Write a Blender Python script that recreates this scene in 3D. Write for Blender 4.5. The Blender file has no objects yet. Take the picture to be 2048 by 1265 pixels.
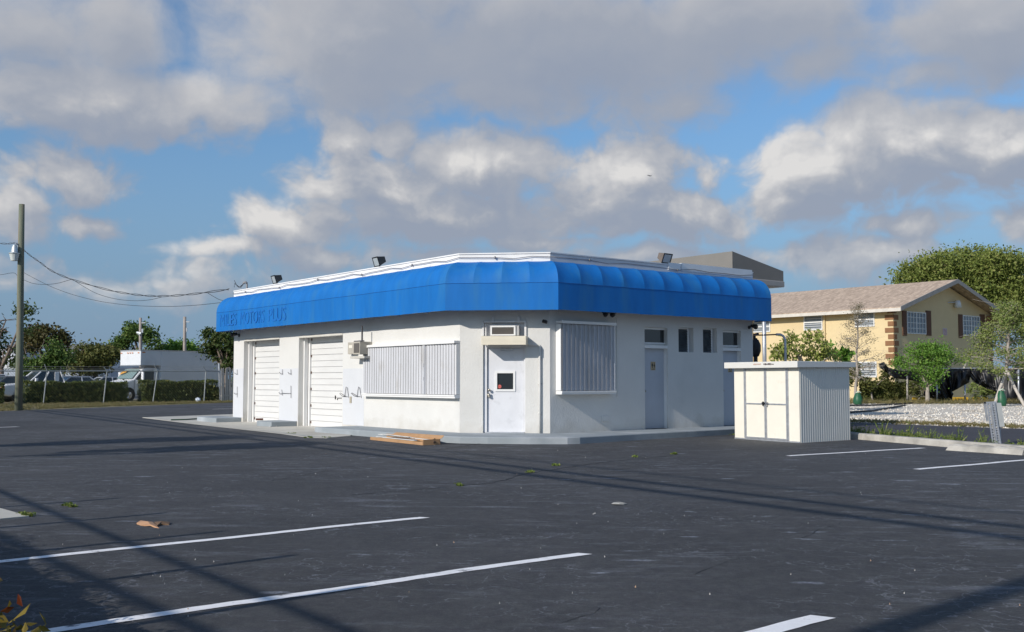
import bpy, bmesh, math, random
from mathutils import Vector, Matrix, noise
R = math.radians
random.seed(7)
sc = bpy.context.scene
col = sc.collection
# ---------------------------------------------------------------- camera
CAMZ = 1.4; F = 2085.0; PITCH = R(3.527)
cd = bpy.data.cameras.new('camera'); cam = bpy.data.objects.new('camera', cd); col.objects.link(cam)
cd.sensor_width = 36; cd.lens = 36 * F / 2048; cd.clip_end = 6000; cd.clip_start = 0.1
cam.location = (0, 0, CAMZ); cam.rotation_euler = (R(90) + PITCH, 0, 0)
sc.camera = cam
# ---------------------------------------------------------------- sun, exposure
SUN_H = 227.0; SUN_EL = 27.0
sl = bpy.data.lights.new('sun', 'SUN'); sun = bpy.data.objects.new('sun', sl); col.objects.link(sun)
sl.energy = 4.0; sl.angle = R(0.5); sl.color = (1.0, 0.93, 0.84)
sdir = Vector((math.sin(R(SUN_H)) * math.cos(R(SUN_EL)), math.cos(R(SUN_H)) * math.cos(R(SUN_EL)), math.sin(R(SUN_EL))))
sun.rotation_euler = sdir.to_track_quat('Z', 'Y').to_euler(); sun.location = (-30, -30, 30)
sc.view_settings.view_transform = 'Standard'; sc.view_settings.look = 'None'
sc.view_settings.exposure = 0; sc.view_settings.gamma = 1
# ---------------------------------------------------------------- rays of the photograph -> places in the world
FWD = Vector((0, math.cos(PITCH), math.sin(PITCH))); UP = Vector((0, -math.sin(PITCH), math.cos(PITCH)))
CAM = Vector((0, 0, CAMZ))
def ray(u, v): return Vector((1, 0, 0)) * (u - 1024) + UP * (632.5 - v) + FWD * F
def G(u, v, z=0.0):
    d = ray(u, v); return CAM + d * ((z - CAMZ) / d.z)
def at(u, v, Y):
    d = ray(u, v); return CAM + d * (Y / d.y)
def azel(u, v):
    d = ray(u, v).normalized(); return math.atan2(d.x, d.y), math.asin(d.z)
# ---------------------------------------------------------------- sky: Nishita air with procedural clouds
def build_world():
    w = bpy.data.worlds.new('World'); sc.world = w; w.use_nodes = True
    nt = w.node_tree; nt.nodes.clear()
    def mk(tree):
        def N(t, **k):
            n = tree.nodes.new(t)
            for a, b in k.items(): setattr(n, a, b)
            return n
        def L(a, b): tree.links.new(a, b)
        def math_(op, a, b=None, c=None, clamp=False):
            n = N('ShaderNodeMath', operation=op); n.use_clamp = clamp
            for i, x in enumerate((a, b, c)):
                if x is None: continue
                if isinstance(x, (int, float)): n.inputs[i].default_value = x
                else: L(x, n.inputs[i])
            return n.outputs[0]
        return N, L, math_
    g = bpy.data.node_groups.new('cloud_field', 'ShaderNodeTree')
    g.interface.new_socket(name='P', in_out='INPUT', socket_type='NodeSocketVector')
    g.interface.new_socket(name='D', in_out='OUTPUT', socket_type='NodeSocketFloat')
    N, L, mm = mk(g)
    gi = N('NodeGroupInput'); go = N('NodeGroupOutput')
    wn = N('ShaderNodeTexNoise'); wn.inputs['Scale'].default_value = 9; wn.inputs['Detail'].default_value = 3; wn.inputs['Roughness'].default_value = .55
    L(gi.outputs[0], wn.inputs['Vector'])
    vs = N('ShaderNodeVectorMath', operation='SUBTRACT'); L(wn.outputs['Color'], vs.inputs[0]); vs.inputs[1].default_value = (.5, .5, .5)
    vm = N('ShaderNodeVectorMath', operation='MULTIPLY'); L(vs.outputs[0], vm.inputs[0]); vm.inputs[1].default_value = (.07, .05, 0)
    va = N('ShaderNodeVectorMath', operation='ADD'); L(gi.outputs[0], va.inputs[0]); L(vm.outputs[0], va.inputs[1])
    wp_ = va.outputs[0]
    best = None
    for (u, v, ru, rv, s) in CLOUDS:
        a, e = azel(u, v); ra = ru / F * math.cos(a) ** 1.0; re = rv / F
        s1 = N('ShaderNodeVectorMath', operation='SUBTRACT'); L(wp_, s1.inputs[0]); s1.inputs[1].default_value = (a, e, 0)
        s2 = N('ShaderNodeVectorMath', operation='MULTIPLY'); L(s1.outputs[0], s2.inputs[0]); s2.inputs[1].default_value = (1 / ra, 1 / re, 0)
        ln = N('ShaderNodeVectorMath', operation='LENGTH'); L(s2.outputs[0], ln.inputs[0])
        b = mm('MULTIPLY_ADD', ln.outputs['Value'], -s, s)
        if best is None: best = b
        else: best = mm('SMOOTH_MAX', best, b, .18)
    fm = N('ShaderNodeVectorMath', operation='MULTIPLY'); L(wp_, fm.inputs[0]); fm.inputs[1].default_value = (1, 1.2, 1)
    f1 = N('ShaderNodeTexNoise'); f1.inputs['Scale'].default_value = 11; f1.inputs['Detail'].default_value = 9; f1.inputs['Roughness'].default_value = .56
    L(fm.outputs[0], f1.inputs['Vector'])
    f2 = N('ShaderNodeTexNoise'); f2.inputs['Scale'].default_value = 48; f2.inputs['Detail'].default_value = 6; f2.inputs['Roughness'].default_value = .55
    L(fm.outputs[0], f2.inputs['Vector'])
    # a scattered deck everywhere else in the sky
    f3 = N('ShaderNodeTexNoise'); f3.inputs['Scale'].default_value = 3.2; f3.inputs['Detail'].default_value = 4
    L(fm.outputs[0], f3.inputs['Vector'])
    deck = mm('MULTIPLY_ADD', f3.outputs[0], 3.0, -1.7)
    sp = N('ShaderNodeSeparateXYZ'); L(gi.outputs[0], sp.inputs[0])
    out = mm('ABSOLUTE', sp.outputs[0]); out = mm('MULTIPLY_ADD', out, 6, -3.4, clamp=True)
    hi = mm('MULTIPLY_ADD', sp.outputs[1], 6, -2.3, clamp=True)
    out = mm('MAXIMUM', out, hi)
    deck = mm('MULTIPLY', deck, out)
    deck = mm('MULTIPLY_ADD', mm('SUBTRACT', 1, out), -.55, deck)
    best = mm('MAXIMUM', best, deck)
    best = mm('MAXIMUM', best, -.9)
    n1 = mm('MULTIPLY_ADD', f1.outputs[0], 2.2, -1.08)
    n2 = mm('MULTIPLY', mm('MULTIPLY_ADD', f2.outputs[0], .5, -.25), mm('MULTIPLY_ADD', mm('MULTIPLY_ADD', sp.outputs[1], 11, -2.3, clamp=True), -.7, 1))
    vo = N('ShaderNodeTexVoronoi'); vo.feature = 'SMOOTH_F1'; vo.voronoi_dimensions = '2D'; vo.inputs['Scale'].default_value = 26; vo.inputs['Detail'].default_value = 3; vo.inputs['Roughness'].default_value = .55; vo.inputs['Smoothness'].default_value = .5; vo.normalize = False
    L(fm.outputs[0], vo.inputs['Vector'])
    low = mm('MULTIPLY_ADD', sp.outputs[1], -12, 3.5, clamp=True)
    bil = mm('MULTIPLY', mm('MULTIPLY_ADD', vo.outputs['Distance'], -.62, .55), mm('MULTIPLY_ADD', low, .85, .12))
    d = mm('ADD', mm('ADD', mm('ADD', best, n1), n2), bil)
    L(d, go.inputs[0])
    # main tree
    N, L, mm = mk(nt)
    tc = N('ShaderNodeTexCoord'); sx = N('ShaderNodeSeparateXYZ'); L(tc.outputs['Generated'], sx.inputs[0])
    az = mm('ARCTAN2', sx.outputs[0], sx.outputs[1]); el = mm('ARCSINE', sx.outputs[2])
    P = N('ShaderNodeCombineXYZ'); L(az, P.inputs[0]); L(el, P.inputs[1])
    def field(off):
        gn = N('ShaderNodeGroup'); gn.node_tree = g
        if off:
            va = N('ShaderNodeVectorMath', operation='ADD'); L(P.outputs[0], va.inputs[0]); va.inputs[1].default_value = off
            L(va.outputs[0], gn.inputs[0])
        else: L(P.outputs[0], gn.inputs[0])
        return gn.outputs[0]
    D = field(None); D2 = field((-.006, .0125, 0)); D3 = field((-.02, .038, 0))
    def ss(x, lo, hi):
        m = N('ShaderNodeMapRange', interpolation_type='SMOOTHSTEP'); L(x, m.inputs[0])
        m.inputs[1].default_value = min(lo, hi); m.inputs[2].default_value = max(lo, hi)
        if lo > hi: m.inputs[3].default_value = 1; m.inputs[4].default_value = 0
        return m.outputs[0]
    soft = ss(el, .215, .30)
    a1 = ss(D, -.3, .62); a2 = ss(D, -.45, .85)
    alpha = mm('ADD', a1, mm('MULTIPLY', mm('SUBTRACT', a2, a1), mm('MULTIPLY', soft, .85)))
    thick = ss(D, .1, 1.3)
    rel = mm('MULTIPLY', mm('SUBTRACT', D, D2), .30)
    rel2 = mm('MULTIPLY', mm('SUBTRACT', D, D3), .36)
    lit = mm('ADD', mm('MULTIPLY', mm('ADD', rel, rel2), mm('MULTIPLY_ADD', soft, -.45, 1)), .40)
    lit = mm('MULTIPLY_ADD', thick, -.22, lit)
    for (u, v, ru, rv, k) in BRIGHT:
        a, e_ = azel(u, v); s1 = N('ShaderNodeVectorMath', operation='SUBTRACT'); L(P.outputs[0], s1.inputs[0]); s1.inputs[1].default_value = (a, e_, 0)
        s2 = N('ShaderNodeVectorMath', operation='MULTIPLY'); L(s1.outputs[0], s2.inputs[0]); s2.inputs[1].default_value = (F / ru, F / rv, 0)
        ln = N('ShaderNodeVectorMath', operation='LENGTH'); L(s2.outputs[0], ln.inputs[0]); lit = mm('MULTIPLY_ADD', ss(ln.outputs['Value'], 1.2, 0), k * (.55 if k > 0 else 1), lit)
    oz = mm('MULTIPLY_ADD', mm('ABSOLUTE', az), 4, -2.4, clamp=True)
    lit = mm('MULTIPLY_ADD', oz, .12, lit)  # unseen clouds outside the view brightened to add fill light
    lit = mm('ADD', lit, 0, clamp=True)
    ramp = N('ShaderNodeValToRGB'); L(lit, ramp.inputs[0])
    e = ramp.color_ramp.elements
    e[0].position = 0; e[0].color = (.31, .35, .435, 1)
    e[1].position = 1; e[1].color = (.75, .73, .71, 1)
    m = e.new(.3); m.color = (.355, .385, .45, 1)
    m = e.new(.62); m.color = (.50, .505, .53, 1)
    sky = N('ShaderNodeTexSky', sky_type='NISHITA'); sky.sun_disc = False
    sky.sun_elevation = R(SUN_EL); sky.sun_rotation = R(SUN_H); sky.air_density = 1.0; sky.dust_density = .6; sky.ozone_density = 2.0
    cs = N('ShaderNodeVectorMath', operation='SCALE'); L(ramp.outputs[0], cs.inputs[0]); cs.inputs['Scale'].default_value = 1 / BG
    # clouds thin out into the haze at the horizon
    hz = ss(el, -.01, .15); hz2 = ss(el, .0, .30)
    al = mm('MULTIPLY', alpha, mm('MULTIPLY_ADD', hz, .45, .5))
    tint = N('ShaderNodeMix', data_type='RGBA', blend_type='MULTIPLY'); tint.inputs[0].default_value = 1
    L(sky.outputs[0], tint.inputs[6]); tint.inputs[7].default_value = SKYTINT
    hm = N('ShaderNodeMix', data_type='RGBA'); L(mm('MULTIPLY', mm('SUBTRACT', 1, hz2), .9), hm.inputs[0])
    L(tint.outputs[2], hm.inputs[6]); hm.inputs[7].default_value = (.19 / BG, .285 / BG, .43 / BG, 1)
    mx = N('ShaderNodeMix', data_type='RGBA'); L(al, mx.inputs[0]); L(hm.outputs[2], mx.inputs[6]); L(cs.outputs[0], mx.inputs[7])
    bg = N('ShaderNodeBackground'); L(mx.outputs[2], bg.inputs[0]); bg.inputs[1].default_value = BG
    o = N('ShaderNodeOutputWorld'); L(bg.outputs[0], o.inputs[0])
    w.cycles.sampling_method = 'MANUAL'; w.cycles.sample_map_resolution = 512
BG = .1
SKYTINT = (.82, 1.08, 1.27, 1)
# sunlit flanks and dimmer bases painted into the colour of the big clouds
BRIGHT = [(520, 80, 240, 190, .42), (330, 160, 260, 80, .18), (720, 290, 130, 90, .3), (1000, 320, 240, 80, .15), (1230, 340, 160, 80, .26), (1640, 290, 260, 100, .34), (1950, 260, 200, 70, .2), (560, 440, 110, 45, .2), (1000, 455, 520, 50, -.22), (1780, 400, 340, 50, -.2), (1150, 120, 400, 120, -.12)]
# (u, v, ru, rv, strength): directions of the big cloud masses
CLOUDS = [(720, 60, 380, 190, 1.5), (1100, 90, 420, 160, 1.6), (1450, 60, 330, 130, 1.3), (1600, 135, 150, 60, 1.0), (1000, 190, 250, 70, 1.0), (1380, 190, 140, 55, .9),
 (1950, 60, 240, 120, 1.4), (1860, 150, 110, 55, .8), (210, 200, 330, 85, 1.4), (60, 60, 190, 90, 1.0), (420, 190, 200, 70, 1.1), (240, 60, 150, 80, 1.3),
 (695, 285, 75, 75, 1.4), (790, 270, 60, 55, 1.1), (960, 330, 190, 80, 1.6), (760, 390, 190, 90, 1.5), (900, 440, 370, 75, 1.7), (1245, 350, 140, 90, 1.6), (1330, 430, 190, 70, 1.6),
 (1425, 350, 55, 50, 1.0), (1610, 350, 130, 100, 1.6), (1800, 310, 230, 115, 1.8), (2010, 300, 200, 95, 1.6), (1580, 410, 130, 60, 1.3), (1180, 400, 120, 80, 1.2),
 (560, 455, 95, 45, 1.3), (110, 350, 150, 55, 1.1), (30, 400, 110, 60, 1.0), (170, 440, 100, 30, .9), (650, 520, 110, 30, .9), (1050, 490, 200, 30, .9),
 (1700, 520, 260, 45, 1.0), (1820, 455, 110, 35, .9), (2030, 450, 70, 40, .9), (450, 500, 130, 18, .7), (1250, 520, 200, 35, .9), (860, 520, 160, 30, .9), (300, 560, 350, 30, .55)]
build_world()
# ---------------------------------------------------------------- helpers
def nodes_of(m):
    m.use_nodes = True; nt = m.node_tree
    return nt, nt.nodes['Principled BSDF']
MATS = {}
def M(name, c, rough=.7, metal=0., var=.12, scale=3., bump=0., bscale=60., c2=None, c2scale=1.2, c2lo=.5, c2hi=.7, spec=.4, stretch=None, fine=0.):
    """procedural paint / stone / metal: two noises mixed over the base colour, optional bump"""
    if name in MATS: return MATS[name]
    m = bpy.data.materials.new(name); MATS[name] = m
    nt, p = nodes_of(m); N = nt.nodes.new; L = nt.links.new
    p.inputs['Roughness'].default_value = rough; p.inputs['Metallic'].default_value = metal
    p.inputs['Specular IOR Level'].default_value = spec
    tc = N('ShaderNodeTexCoord'); src = tc.outputs['Object']
    if stretch:
        mp = N('ShaderNodeMapping'); mp.inputs['Scale'].default_value = stretch; L(src, mp.inputs[0]); src = mp.outputs[0]
    n = N('ShaderNodeTexNoise'); n.inputs['Scale'].default_value = scale; n.inputs['Detail'].default_value = 8; n.inputs['Roughness'].default_value = .6; L(src, n.inputs['Vector'])
    r = N('ShaderNodeValToRGB'); L(n.outputs[0], r.inputs[0])
    e = r.color_ramp.elements; e[0].position = .3; e[1].position = .72
    e[0].color = tuple(max(0, x * (1 - var)) for x in c) + (1,); e[1].color = tuple(min(1, x * (1 + var)) for x in c) + (1,)
    out = r.outputs[0]
    if c2:
        n2 = N('ShaderNodeTexNoise'); n2.inputs['Scale'].default_value = c2scale; n2.inputs['Detail'].default_value = 7; L(src, n2.inputs['Vector'])
        mr = N('ShaderNodeMapRange'); L(n2.outputs[0], mr.inputs[0]); mr.inputs[1].default_value = c2lo; mr.inputs[2].default_value = c2hi
        mx = N('ShaderNodeMix', ); mx.data_type = 'RGBA'; L(mr.outputs[0], mx.inputs[0]); L(out, mx.inputs[6]); mx.inputs[7].default_value = tuple(c2) + (1,)
        out = mx.outputs[2]
    L(out, p.inputs['Base Color'])
    if bump:
        b = N('ShaderNodeBump'); b.inputs['Strength'].default_value = bump; b.inputs['Distance'].default_value = .02
        n3 = N('ShaderNodeTexNoise'); n3.inputs['Scale'].default_value = bscale; n3.inputs['Detail'].default_value = 5; L(src, n3.inputs['Vector'])
        L(n3.outputs[0], b.inputs['Height']); L(b.outputs[0], p.inputs['Normal'])
    return m
def leafmat(name, c1, c2, c3=None, trans=.25):
    if name in MATS: return MATS[name]
    m = bpy.data.materials.new(name); MATS[name] = m
    nt, p = nodes_of(m); N = nt.nodes.new; L = nt.links.new
    g = N('ShaderNodeNewGeometry'); r = N('ShaderNodeValToRGB'); L(g.outputs['Random Per Island'], r.inputs[0])
    e = r.color_ramp.elements; e[0].color = tuple(c1) + (1,); e[1].color = tuple(c2) + (1,)
    if c3: k = e.new(.85); k.color = tuple(c2) + (1,); e[2].color = tuple(c3) + (1,)
    L(r.outputs[0], p.inputs['Base Color']); p.inputs['Roughness'].default_value = .55; p.inputs['Specular IOR Level'].default_value = .3
    t = N('ShaderNodeBsdfTranslucent'); L(r.outputs[0], t.inputs[0]); ms = N('ShaderNodeMixShader'); ms.inputs[0].default_value = trans
    L(p.outputs[0], ms.inputs[1]); L(t.outputs[0], ms.inputs[2]); L(ms.outputs[0], nt.nodes['Material Output'].inputs[0])
    return m
def glassmat(name, c=(.02, .025, .03), rough=.05):
    if name in MATS: return MATS[name]
    m = bpy.data.materials.new(name); MATS[name] = m
    nt, p = nodes_of(m); p.inputs['Base Color'].default_value = tuple(c) + (1,); p.inputs['Roughness'].default_value = rough
    p.inputs['Specular IOR Level'].default_value = .8
    N = nt.nodes.new; L = nt.links.new
    n = N('ShaderNodeTexNoise'); n.inputs['Scale'].default_value = 6
    mr = N('ShaderNodeMapRange'); L(n.outputs[0], mr.inputs[0]); mr.inputs[3].default_value = rough; mr.inputs[4].default_value = rough + .12; L(mr.outputs[0], p.inputs['Roughness'])
    return m
class Fr:
    """a frame: x along, y outward, z up"""
    def __init__(s, o, x, y=None, z=(0, 0, 1)):
        s.o = Vector(o); s.x = Vector(x).normalized(); s.z = Vector(z).normalized()
        s.y = Vector(y).normalized() if y is not None else s.z.cross(s.x)
    def p(s, x, y=0, z=0): return s.o + s.x * x + s.y * y + s.z * z
    def px(s, u, v, off=0):
        d = ray(u, v); n = s.y; o = s.o + n * off
        q = CAM + d * ((o - CAM).dot(n) / d.dot(n)) - o
        return q.dot(s.x), q.dot(s.z)
W0 = Fr((0, 0, 0), (1, 0, 0), (0, 1, 0))
def headfr(o, h):
    """x axis points to compass heading h (0 = +Y, clockwise), y to its left"""
    return Fr(o, (math.sin(R(h)), math.cos(R(h)), 0))
class MB:
    def __init__(s): s.v = []; s.f = []; s.m = []
    def add(s, pts, faces, m=0):
        n = len(s.v); s.v += [tuple(p) for p in pts]
        for f in faces: s.f.append(tuple(i + n for i in f)); s.m.append(m)
        return s
    def quad(s, *p, m=0): return s.add(p, [tuple(range(len(p)))], m)
    def box(s, fr, x0, x1, y0, y1, z0, z1, m=0):
        P = [fr.p(x, y, z) for z in (z0, z1) for y in (y0, y1) for x in (x0, x1)]
        return s.add(P, [(0, 2, 3, 1), (4, 5, 7, 6), (0, 1, 5, 4), (2, 6, 7, 3), (0, 4, 6, 2), (1, 3, 7, 5)], m)
    def prism(s, pts, vec, m=0):
        n = len(pts); vec = Vector(vec); P = [Vector(p) for p in pts] + [Vector(p) + vec for p in pts]
        F_ = [tuple(range(n - 1, -1, -1)), tuple(range(n, 2 * n))] + [(i, (i + 1) % n, n + (i + 1) % n, n + i) for i in range(n)]
        return s.add(P, F_, m)
    def tube(s, pts, r, n=8, r2=None, m=0, cap=True):
        pts = [Vector(p) for p in pts]; k = len(pts); rings = []
        if r2 is None: r2 = r
        up = Vector((0, 0, 1)); prev = None
        for i, p in enumerate(pts):
            t = (pts[min(i + 1, k - 1)] - pts[max(i - 1, 0)]).normalized()
            a = prev if prev is not None else (up if abs(t.z) < .9 else Vector((1, 0, 0)))
            b = t.cross(a).normalized(); a = b.cross(t).normalized(); prev = a
            rr = r + (r2 - r) * i / max(1, k - 1)
            rings.append([p + (a * math.cos(2 * math.pi * j / n) + b * math.sin(2 * math.pi * j / n)) * rr for j in range(n)])
        P = [q for ri in rings for q in ri]; F_ = []
        for i in range(k - 1):
            for j in range(n): F_.append((i * n + j, i * n + (j + 1) % n, (i + 1) * n + (j + 1) % n, (i + 1) * n + j))
        if cap: F_ += [tuple(range(n - 1, -1, -1)), tuple((k - 1) * n + j for j in range(n))]
        return s.add(P, F_, m)
    def ball(s, c, rx, ry, rz, n=8, m=0, jit=0.):
        c = Vector(c); P = []; F_ = []; k = n // 2
        for i in range(k + 1):
            th = math.pi * i / k
            for j in range(n):
                ph = 2 * math.pi * j / n; q = 1 + random.uniform(-jit, jit)
                P.append(c + Vector((rx * math.sin(th) * math.cos(ph) * q, ry * math.sin(th) * math.sin(ph) * q, rz * math.cos(th) * q)))
        for i in range(k):
            for j in range(n): F_.append((i * n + j, (i + 1) * n + j, (i + 1) * n + (j + 1) % n, i * n + (j + 1) % n))
        return s.add(P, F_, m)
    def grid(s, rows, m=0, closed=False):
        nr = len(rows); nc = len(rows[0]); P = [p for r in rows for p in r]; F_ = []
        for i in range(nr - 1):
            for j in range(nc - (0 if closed else 1)):
                F_.append((i * nc + j, i * nc + (j + 1) % nc, (i + 1) * nc + (j + 1) % nc, (i + 1) * nc + j))
        return s.add(P, F_, m)
    def build(s, name, mats, parent=None, smooth=False, bevel=0, label=None, kind=None, merge=False):
        me = bpy.data.meshes.new(name)
        off = Vector((0, 0, 0)); q = parent
        while q is not None: off += q.location; q = q.parent
        me.from_pydata([Vector(p) - off for p in s.v], [], s.f); me.update()
        if not isinstance(mats, (list, tuple)): mats = [mats]
        for x in mats: me.materials.append(x)
        me.polygons.foreach_set('material_index', s.m)
        if merge:
            b = bmesh.new(); b.from_mesh(me); bmesh.ops.remove_doubles(b, verts=b.verts, dist=1e-4); bmesh.ops.recalc_face_normals(b, faces=b.faces); b.to_mesh(me); b.free()
        if smooth: me.polygons.foreach_set('use_smooth', [True] * len(me.polygons))
        o = bpy.data.objects.new(name, me); col.objects.link(o)
        if parent: o.parent = parent
        if bevel:
            md = o.modifiers.new('bevel', 'BEVEL'); md.width = bevel; md.segments = 2; md.limit_method = 'ANGLE'; md.angle_limit = R(40)
        if label: o['label'] = label
        if kind: o['kind'] = kind
        return o
def thing(name, label, cat, loc=(0, 0, 0), group=None):
    o = bpy.data.objects.new(name, None); col.objects.link(o); o.location = loc; o.empty_display_size = .2
    return tag(o, label, cat, group)
def tag(o, label, cat, group=None, kind=None):
    o['label'] = label
    if cat: o['category'] = cat
    if group: o['group'] = group
    if kind: o['kind'] = kind
    return o
def kids(o): return [x for x in bpy.data.objects if x.parent is o]
def dup(o, parent=None):
    c = o.copy(); col.objects.link(c)
    if parent is not None: c.parent = parent
    for ch in kids(o): dup(ch, c)
    return c
def sheet(name, pts, z, m, sub=0):
    """a flat ground sheet, structure"""
    P = [Vector((p[0], p[1], z)) for p in pts]
    return MB().quad(*P).build(name, m, kind='structure')
def move(o, loc, rz=0):
    o.location = loc; o.rotation_euler = (0, 0, rz)
def text_mesh(mb, s, fr, x0, z0, w, h, y=.004, m=0, depth=.002):
    """lettering: built-in font, laid into the plane of a frame, fitted to w x h"""
    cu = bpy.data.curves.new('t', 'FONT'); cu.body = s; cu.extrude = 0; cu.resolution_u = 3
    ob = bpy.data.objects.new('t', cu); col.objects.link(ob)
    dg = bpy.context.evaluated_depsgraph_get(); me = ob.evaluated_get(dg).to_mesh()
    xs = [v.co.x for v in me.vertices]; ys = [v.co.y for v in me.vertices]
    kx = w / (max(xs) - min(xs)); ky = h / (max(ys) - min(ys)); mx_, my_ = min(xs), min(ys)
    pts = [fr.p(x0 + (v.co.x - mx_) * kx, y, z0 + (v.co.y - my_) * ky) for v in me.vertices]
    mb.add(pts, [tuple(p.vertices) for p in me.polygons], m)
    ob.evaluated_get(dg).to_mesh_clear(); bpy.data.objects.remove(ob); bpy.data.curves.remove(cu)
# ---------------------------------------------------------------- materials
def asphalt_mat():
    m = bpy.data.materials.new('asphalt'); nt, p = nodes_of(m); N = nt.nodes.new; L = nt.links.new
    tc = N('ShaderNodeTexCoord'); src = tc.outputs['Object']
    def noi(s, d=6, r=.6, v=src, dist=0):
        n = N('ShaderNodeTexNoise'); n.inputs['Scale'].default_value = s; n.inputs['Detail'].default_value = d; n.inputs['Roughness'].default_value = r; n.inputs['Distortion'].default_value = dist; L(v, n.inputs['Vector']); return n.outputs[0]
    def mr(x, a, b, c=0, d=1):
        k = N('ShaderNodeMapRange'); L(x, k.inputs[0]); k.inputs[1].default_value = a; k.inputs[2].default_value = b; k.inputs[3].default_value = c; k.inputs[4].default_value = d; return k.outputs[0]
    def mix(f, a, b):
        k = N('ShaderNodeMix'); k.data_type = 'RGBA'; L(f, k.inputs[0]) if not isinstance(f, float) else setattr(k.inputs[0], 'default_value', f)
        L(a, k.inputs[6]) if not isinstance(a, tuple) else setattr(k.inputs[6], 'default_value', a)
        L(b, k.inputs[7]) if not isinstance(b, tuple) else setattr(k.inputs[7], 'default_value', b); return k.outputs[2]
    def mul(a, b):
        k = N('ShaderNodeMath'); k.operation = 'MULTIPLY'; L(a, k.inputs[0]); L(b, k.inputs[1]); return k.outputs[0]
    base = mix(mr(noi(.22, 5), .35, .68), (.043, .0445, .048, 1), (.070, .071, .077, 1))
    base = mix(mr(noi(1.3, 6, .65), .38, .70, 0, .55), base, (.031, .032, .036, 1))
    base = mix(mr(noi(55, 6, .75), .52, .78, 0, .8), base, (.115, .118, .13, 1))       # aggregate
    base = mix(mr(noi(75, 5, .75), .56, .76, 0, .8), base, (.018, .018, .021, 1))
    # scrape marks where the seal coat has worn, drawn out along the lanes
    mp = N('ShaderNodeMapping'); mp.inputs['Rotation'].default_value = (0, 0, R(40)); mp.inputs['Scale'].default_value = (1.1, 3.6, 1); L(src, mp.inputs[0])
    wear = mul(mr(noi(.9, 10, .72, mp.outputs[0]), .52, .70), mr(noi(.33, 4), .40, .58))
    base = mix(mul(wear, mr(noi(30, 4), .2, .7)), base, (.19, .205, .24, 1))
    mp2 = N('ShaderNodeMapping'); mp2.inputs['Rotation'].default_value = (0, 0, R(52)); mp2.inputs['Scale'].default_value = (1.5, 4.2, 1); mp2.inputs['Location'].default_value = (3, 1, 0); L(src, mp2.inputs[0])
    base = mix(mul(mr(noi(1.0, 5, .6, mp2.outputs[0]), .635, .71, 0, .9), mr(noi(40, 4, .7), .3, .65)), base, (.28, .31, .37, 1))
    # fine crazing
    vo = N('ShaderNodeTexVoronoi'); vo.feature = 'DISTANCE_TO_EDGE'; vo.inputs['Scale'].default_value = 2.3
    wv = N('ShaderNodeVectorMath'); wv.operation = 'ADD'; nn = N('ShaderNodeTexNoise'); nn.inputs['Scale'].default_value = 2.5; nn.inputs['Detail'].default_value = 5; L(src, nn.inputs['Vector'])
    L(src, wv.inputs[0]); L(nn.outputs['Color'], wv.inputs[1]); L(wv.outputs[0], vo.inputs['Vector'])
    cr = mul(mr(vo.outputs[0], 0, .022, 1, 0), mr(noi(.5, 4), .44, .56))
    base = mix(mul(cr, mr(noi(5, 3), .35, .55)), base, (.15, .158, .18, 1))
    # black patches of fresh sealer
    base = mix(mul(mr(noi(.11, 3, .5, dist=.6), .60, .64), mr(noi(3, 3), .2, .8, .25, .6)), base, (.033, .034, .038, 1))
    def mulc(a, f, c0, c1):
        k = N('ShaderNodeMix'); k.data_type = 'RGBA'; k.blend_type = 'MULTIPLY'; k.inputs[0].default_value = 1; L(a, k.inputs[6]); L(mix(f, c0, c1), k.inputs[7]); return k.outputs[2]
    base = mulc(base, mr(noi(16, 8, .85), .34, .66), (.80, .84, .84, 1), (1.42, 1.38, 1.34, 1))
    base = mulc(base, mr(noi(7, 7, .8, dist=.4), .36, .64), (.84, .82, .86, 1), (1.20, 1.22, 1.17, 1))
    L(base, p.inputs['Base Color']); p.inputs['Roughness'].default_value = .82; p.inputs['Specular IOR Level'].default_value = .35
    b = N('ShaderNodeBump'); b.inputs['Strength'].default_value = .8; b.inputs['Distance'].default_value = .012; L(noi(90, 5, .75), b.inputs['Height'])
    b2 = N('ShaderNodeBump'); b2.inputs['Strength'].default_value = .5; b2.inputs['Distance'].default_value = .03; L(noi(1.6, 5, .5), b2.inputs['Height']); L(b.outputs[0], b2.inputs['Normal'])
    L(b2.outputs[0], p.inputs['Normal'])
    return m
ASPH = asphalt_mat()
WHITE = M('white_stucco', (.67, .665, .64), .85, var=.035, scale=1.3, bump=.35, bscale=22, c2=(.60, .595, .57), c2scale=.8, c2lo=.56, c2hi=.8)
def dirty_base(m, h=.55, c=(.42, .39, .33, 1), k=.55):
    nt = m.node_tree; N = nt.nodes.new; L = nt.links.new; p = nt.nodes['Principled BSDF']; src = p.inputs['Base Color'].links[0].from_socket
    tc = N('ShaderNodeTexCoord'); sp = N('ShaderNodeSeparateXYZ'); L(tc.outputs['Object'], sp.inputs[0]); n = N('ShaderNodeTexNoise'); n.inputs['Scale'].default_value = 2.2; n.inputs['Detail'].default_value = 8; L(tc.outputs['Object'], n.inputs['Vector'])
    a = N('ShaderNodeMath'); a.operation = 'MULTIPLY_ADD'; L(n.outputs[0], a.inputs[0]); a.inputs[1].default_value = -.9; L(sp.outputs[2], a.inputs[2])
    r = N('ShaderNodeMapRange'); L(a.outputs[0], r.inputs[0]); r.inputs[1].default_value = h - .55; r.inputs[2].default_value = -.45; r.inputs[3].default_value = 0; r.inputs[4].default_value = k
    x = N('ShaderNodeMix'); x.data_type = 'RGBA'; L(r.outputs[0], x.inputs[0]); L(src, x.inputs[6]); x.inputs[7].default_value = c; L(x.outputs[2], p.inputs['Base Color'])
dirty_base(WHITE)
WHITE_B = M('bluish_white_paint', (.615, .63, .655), .8, var=.03, scale=1.3, bump=.3, bscale=22)
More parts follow.
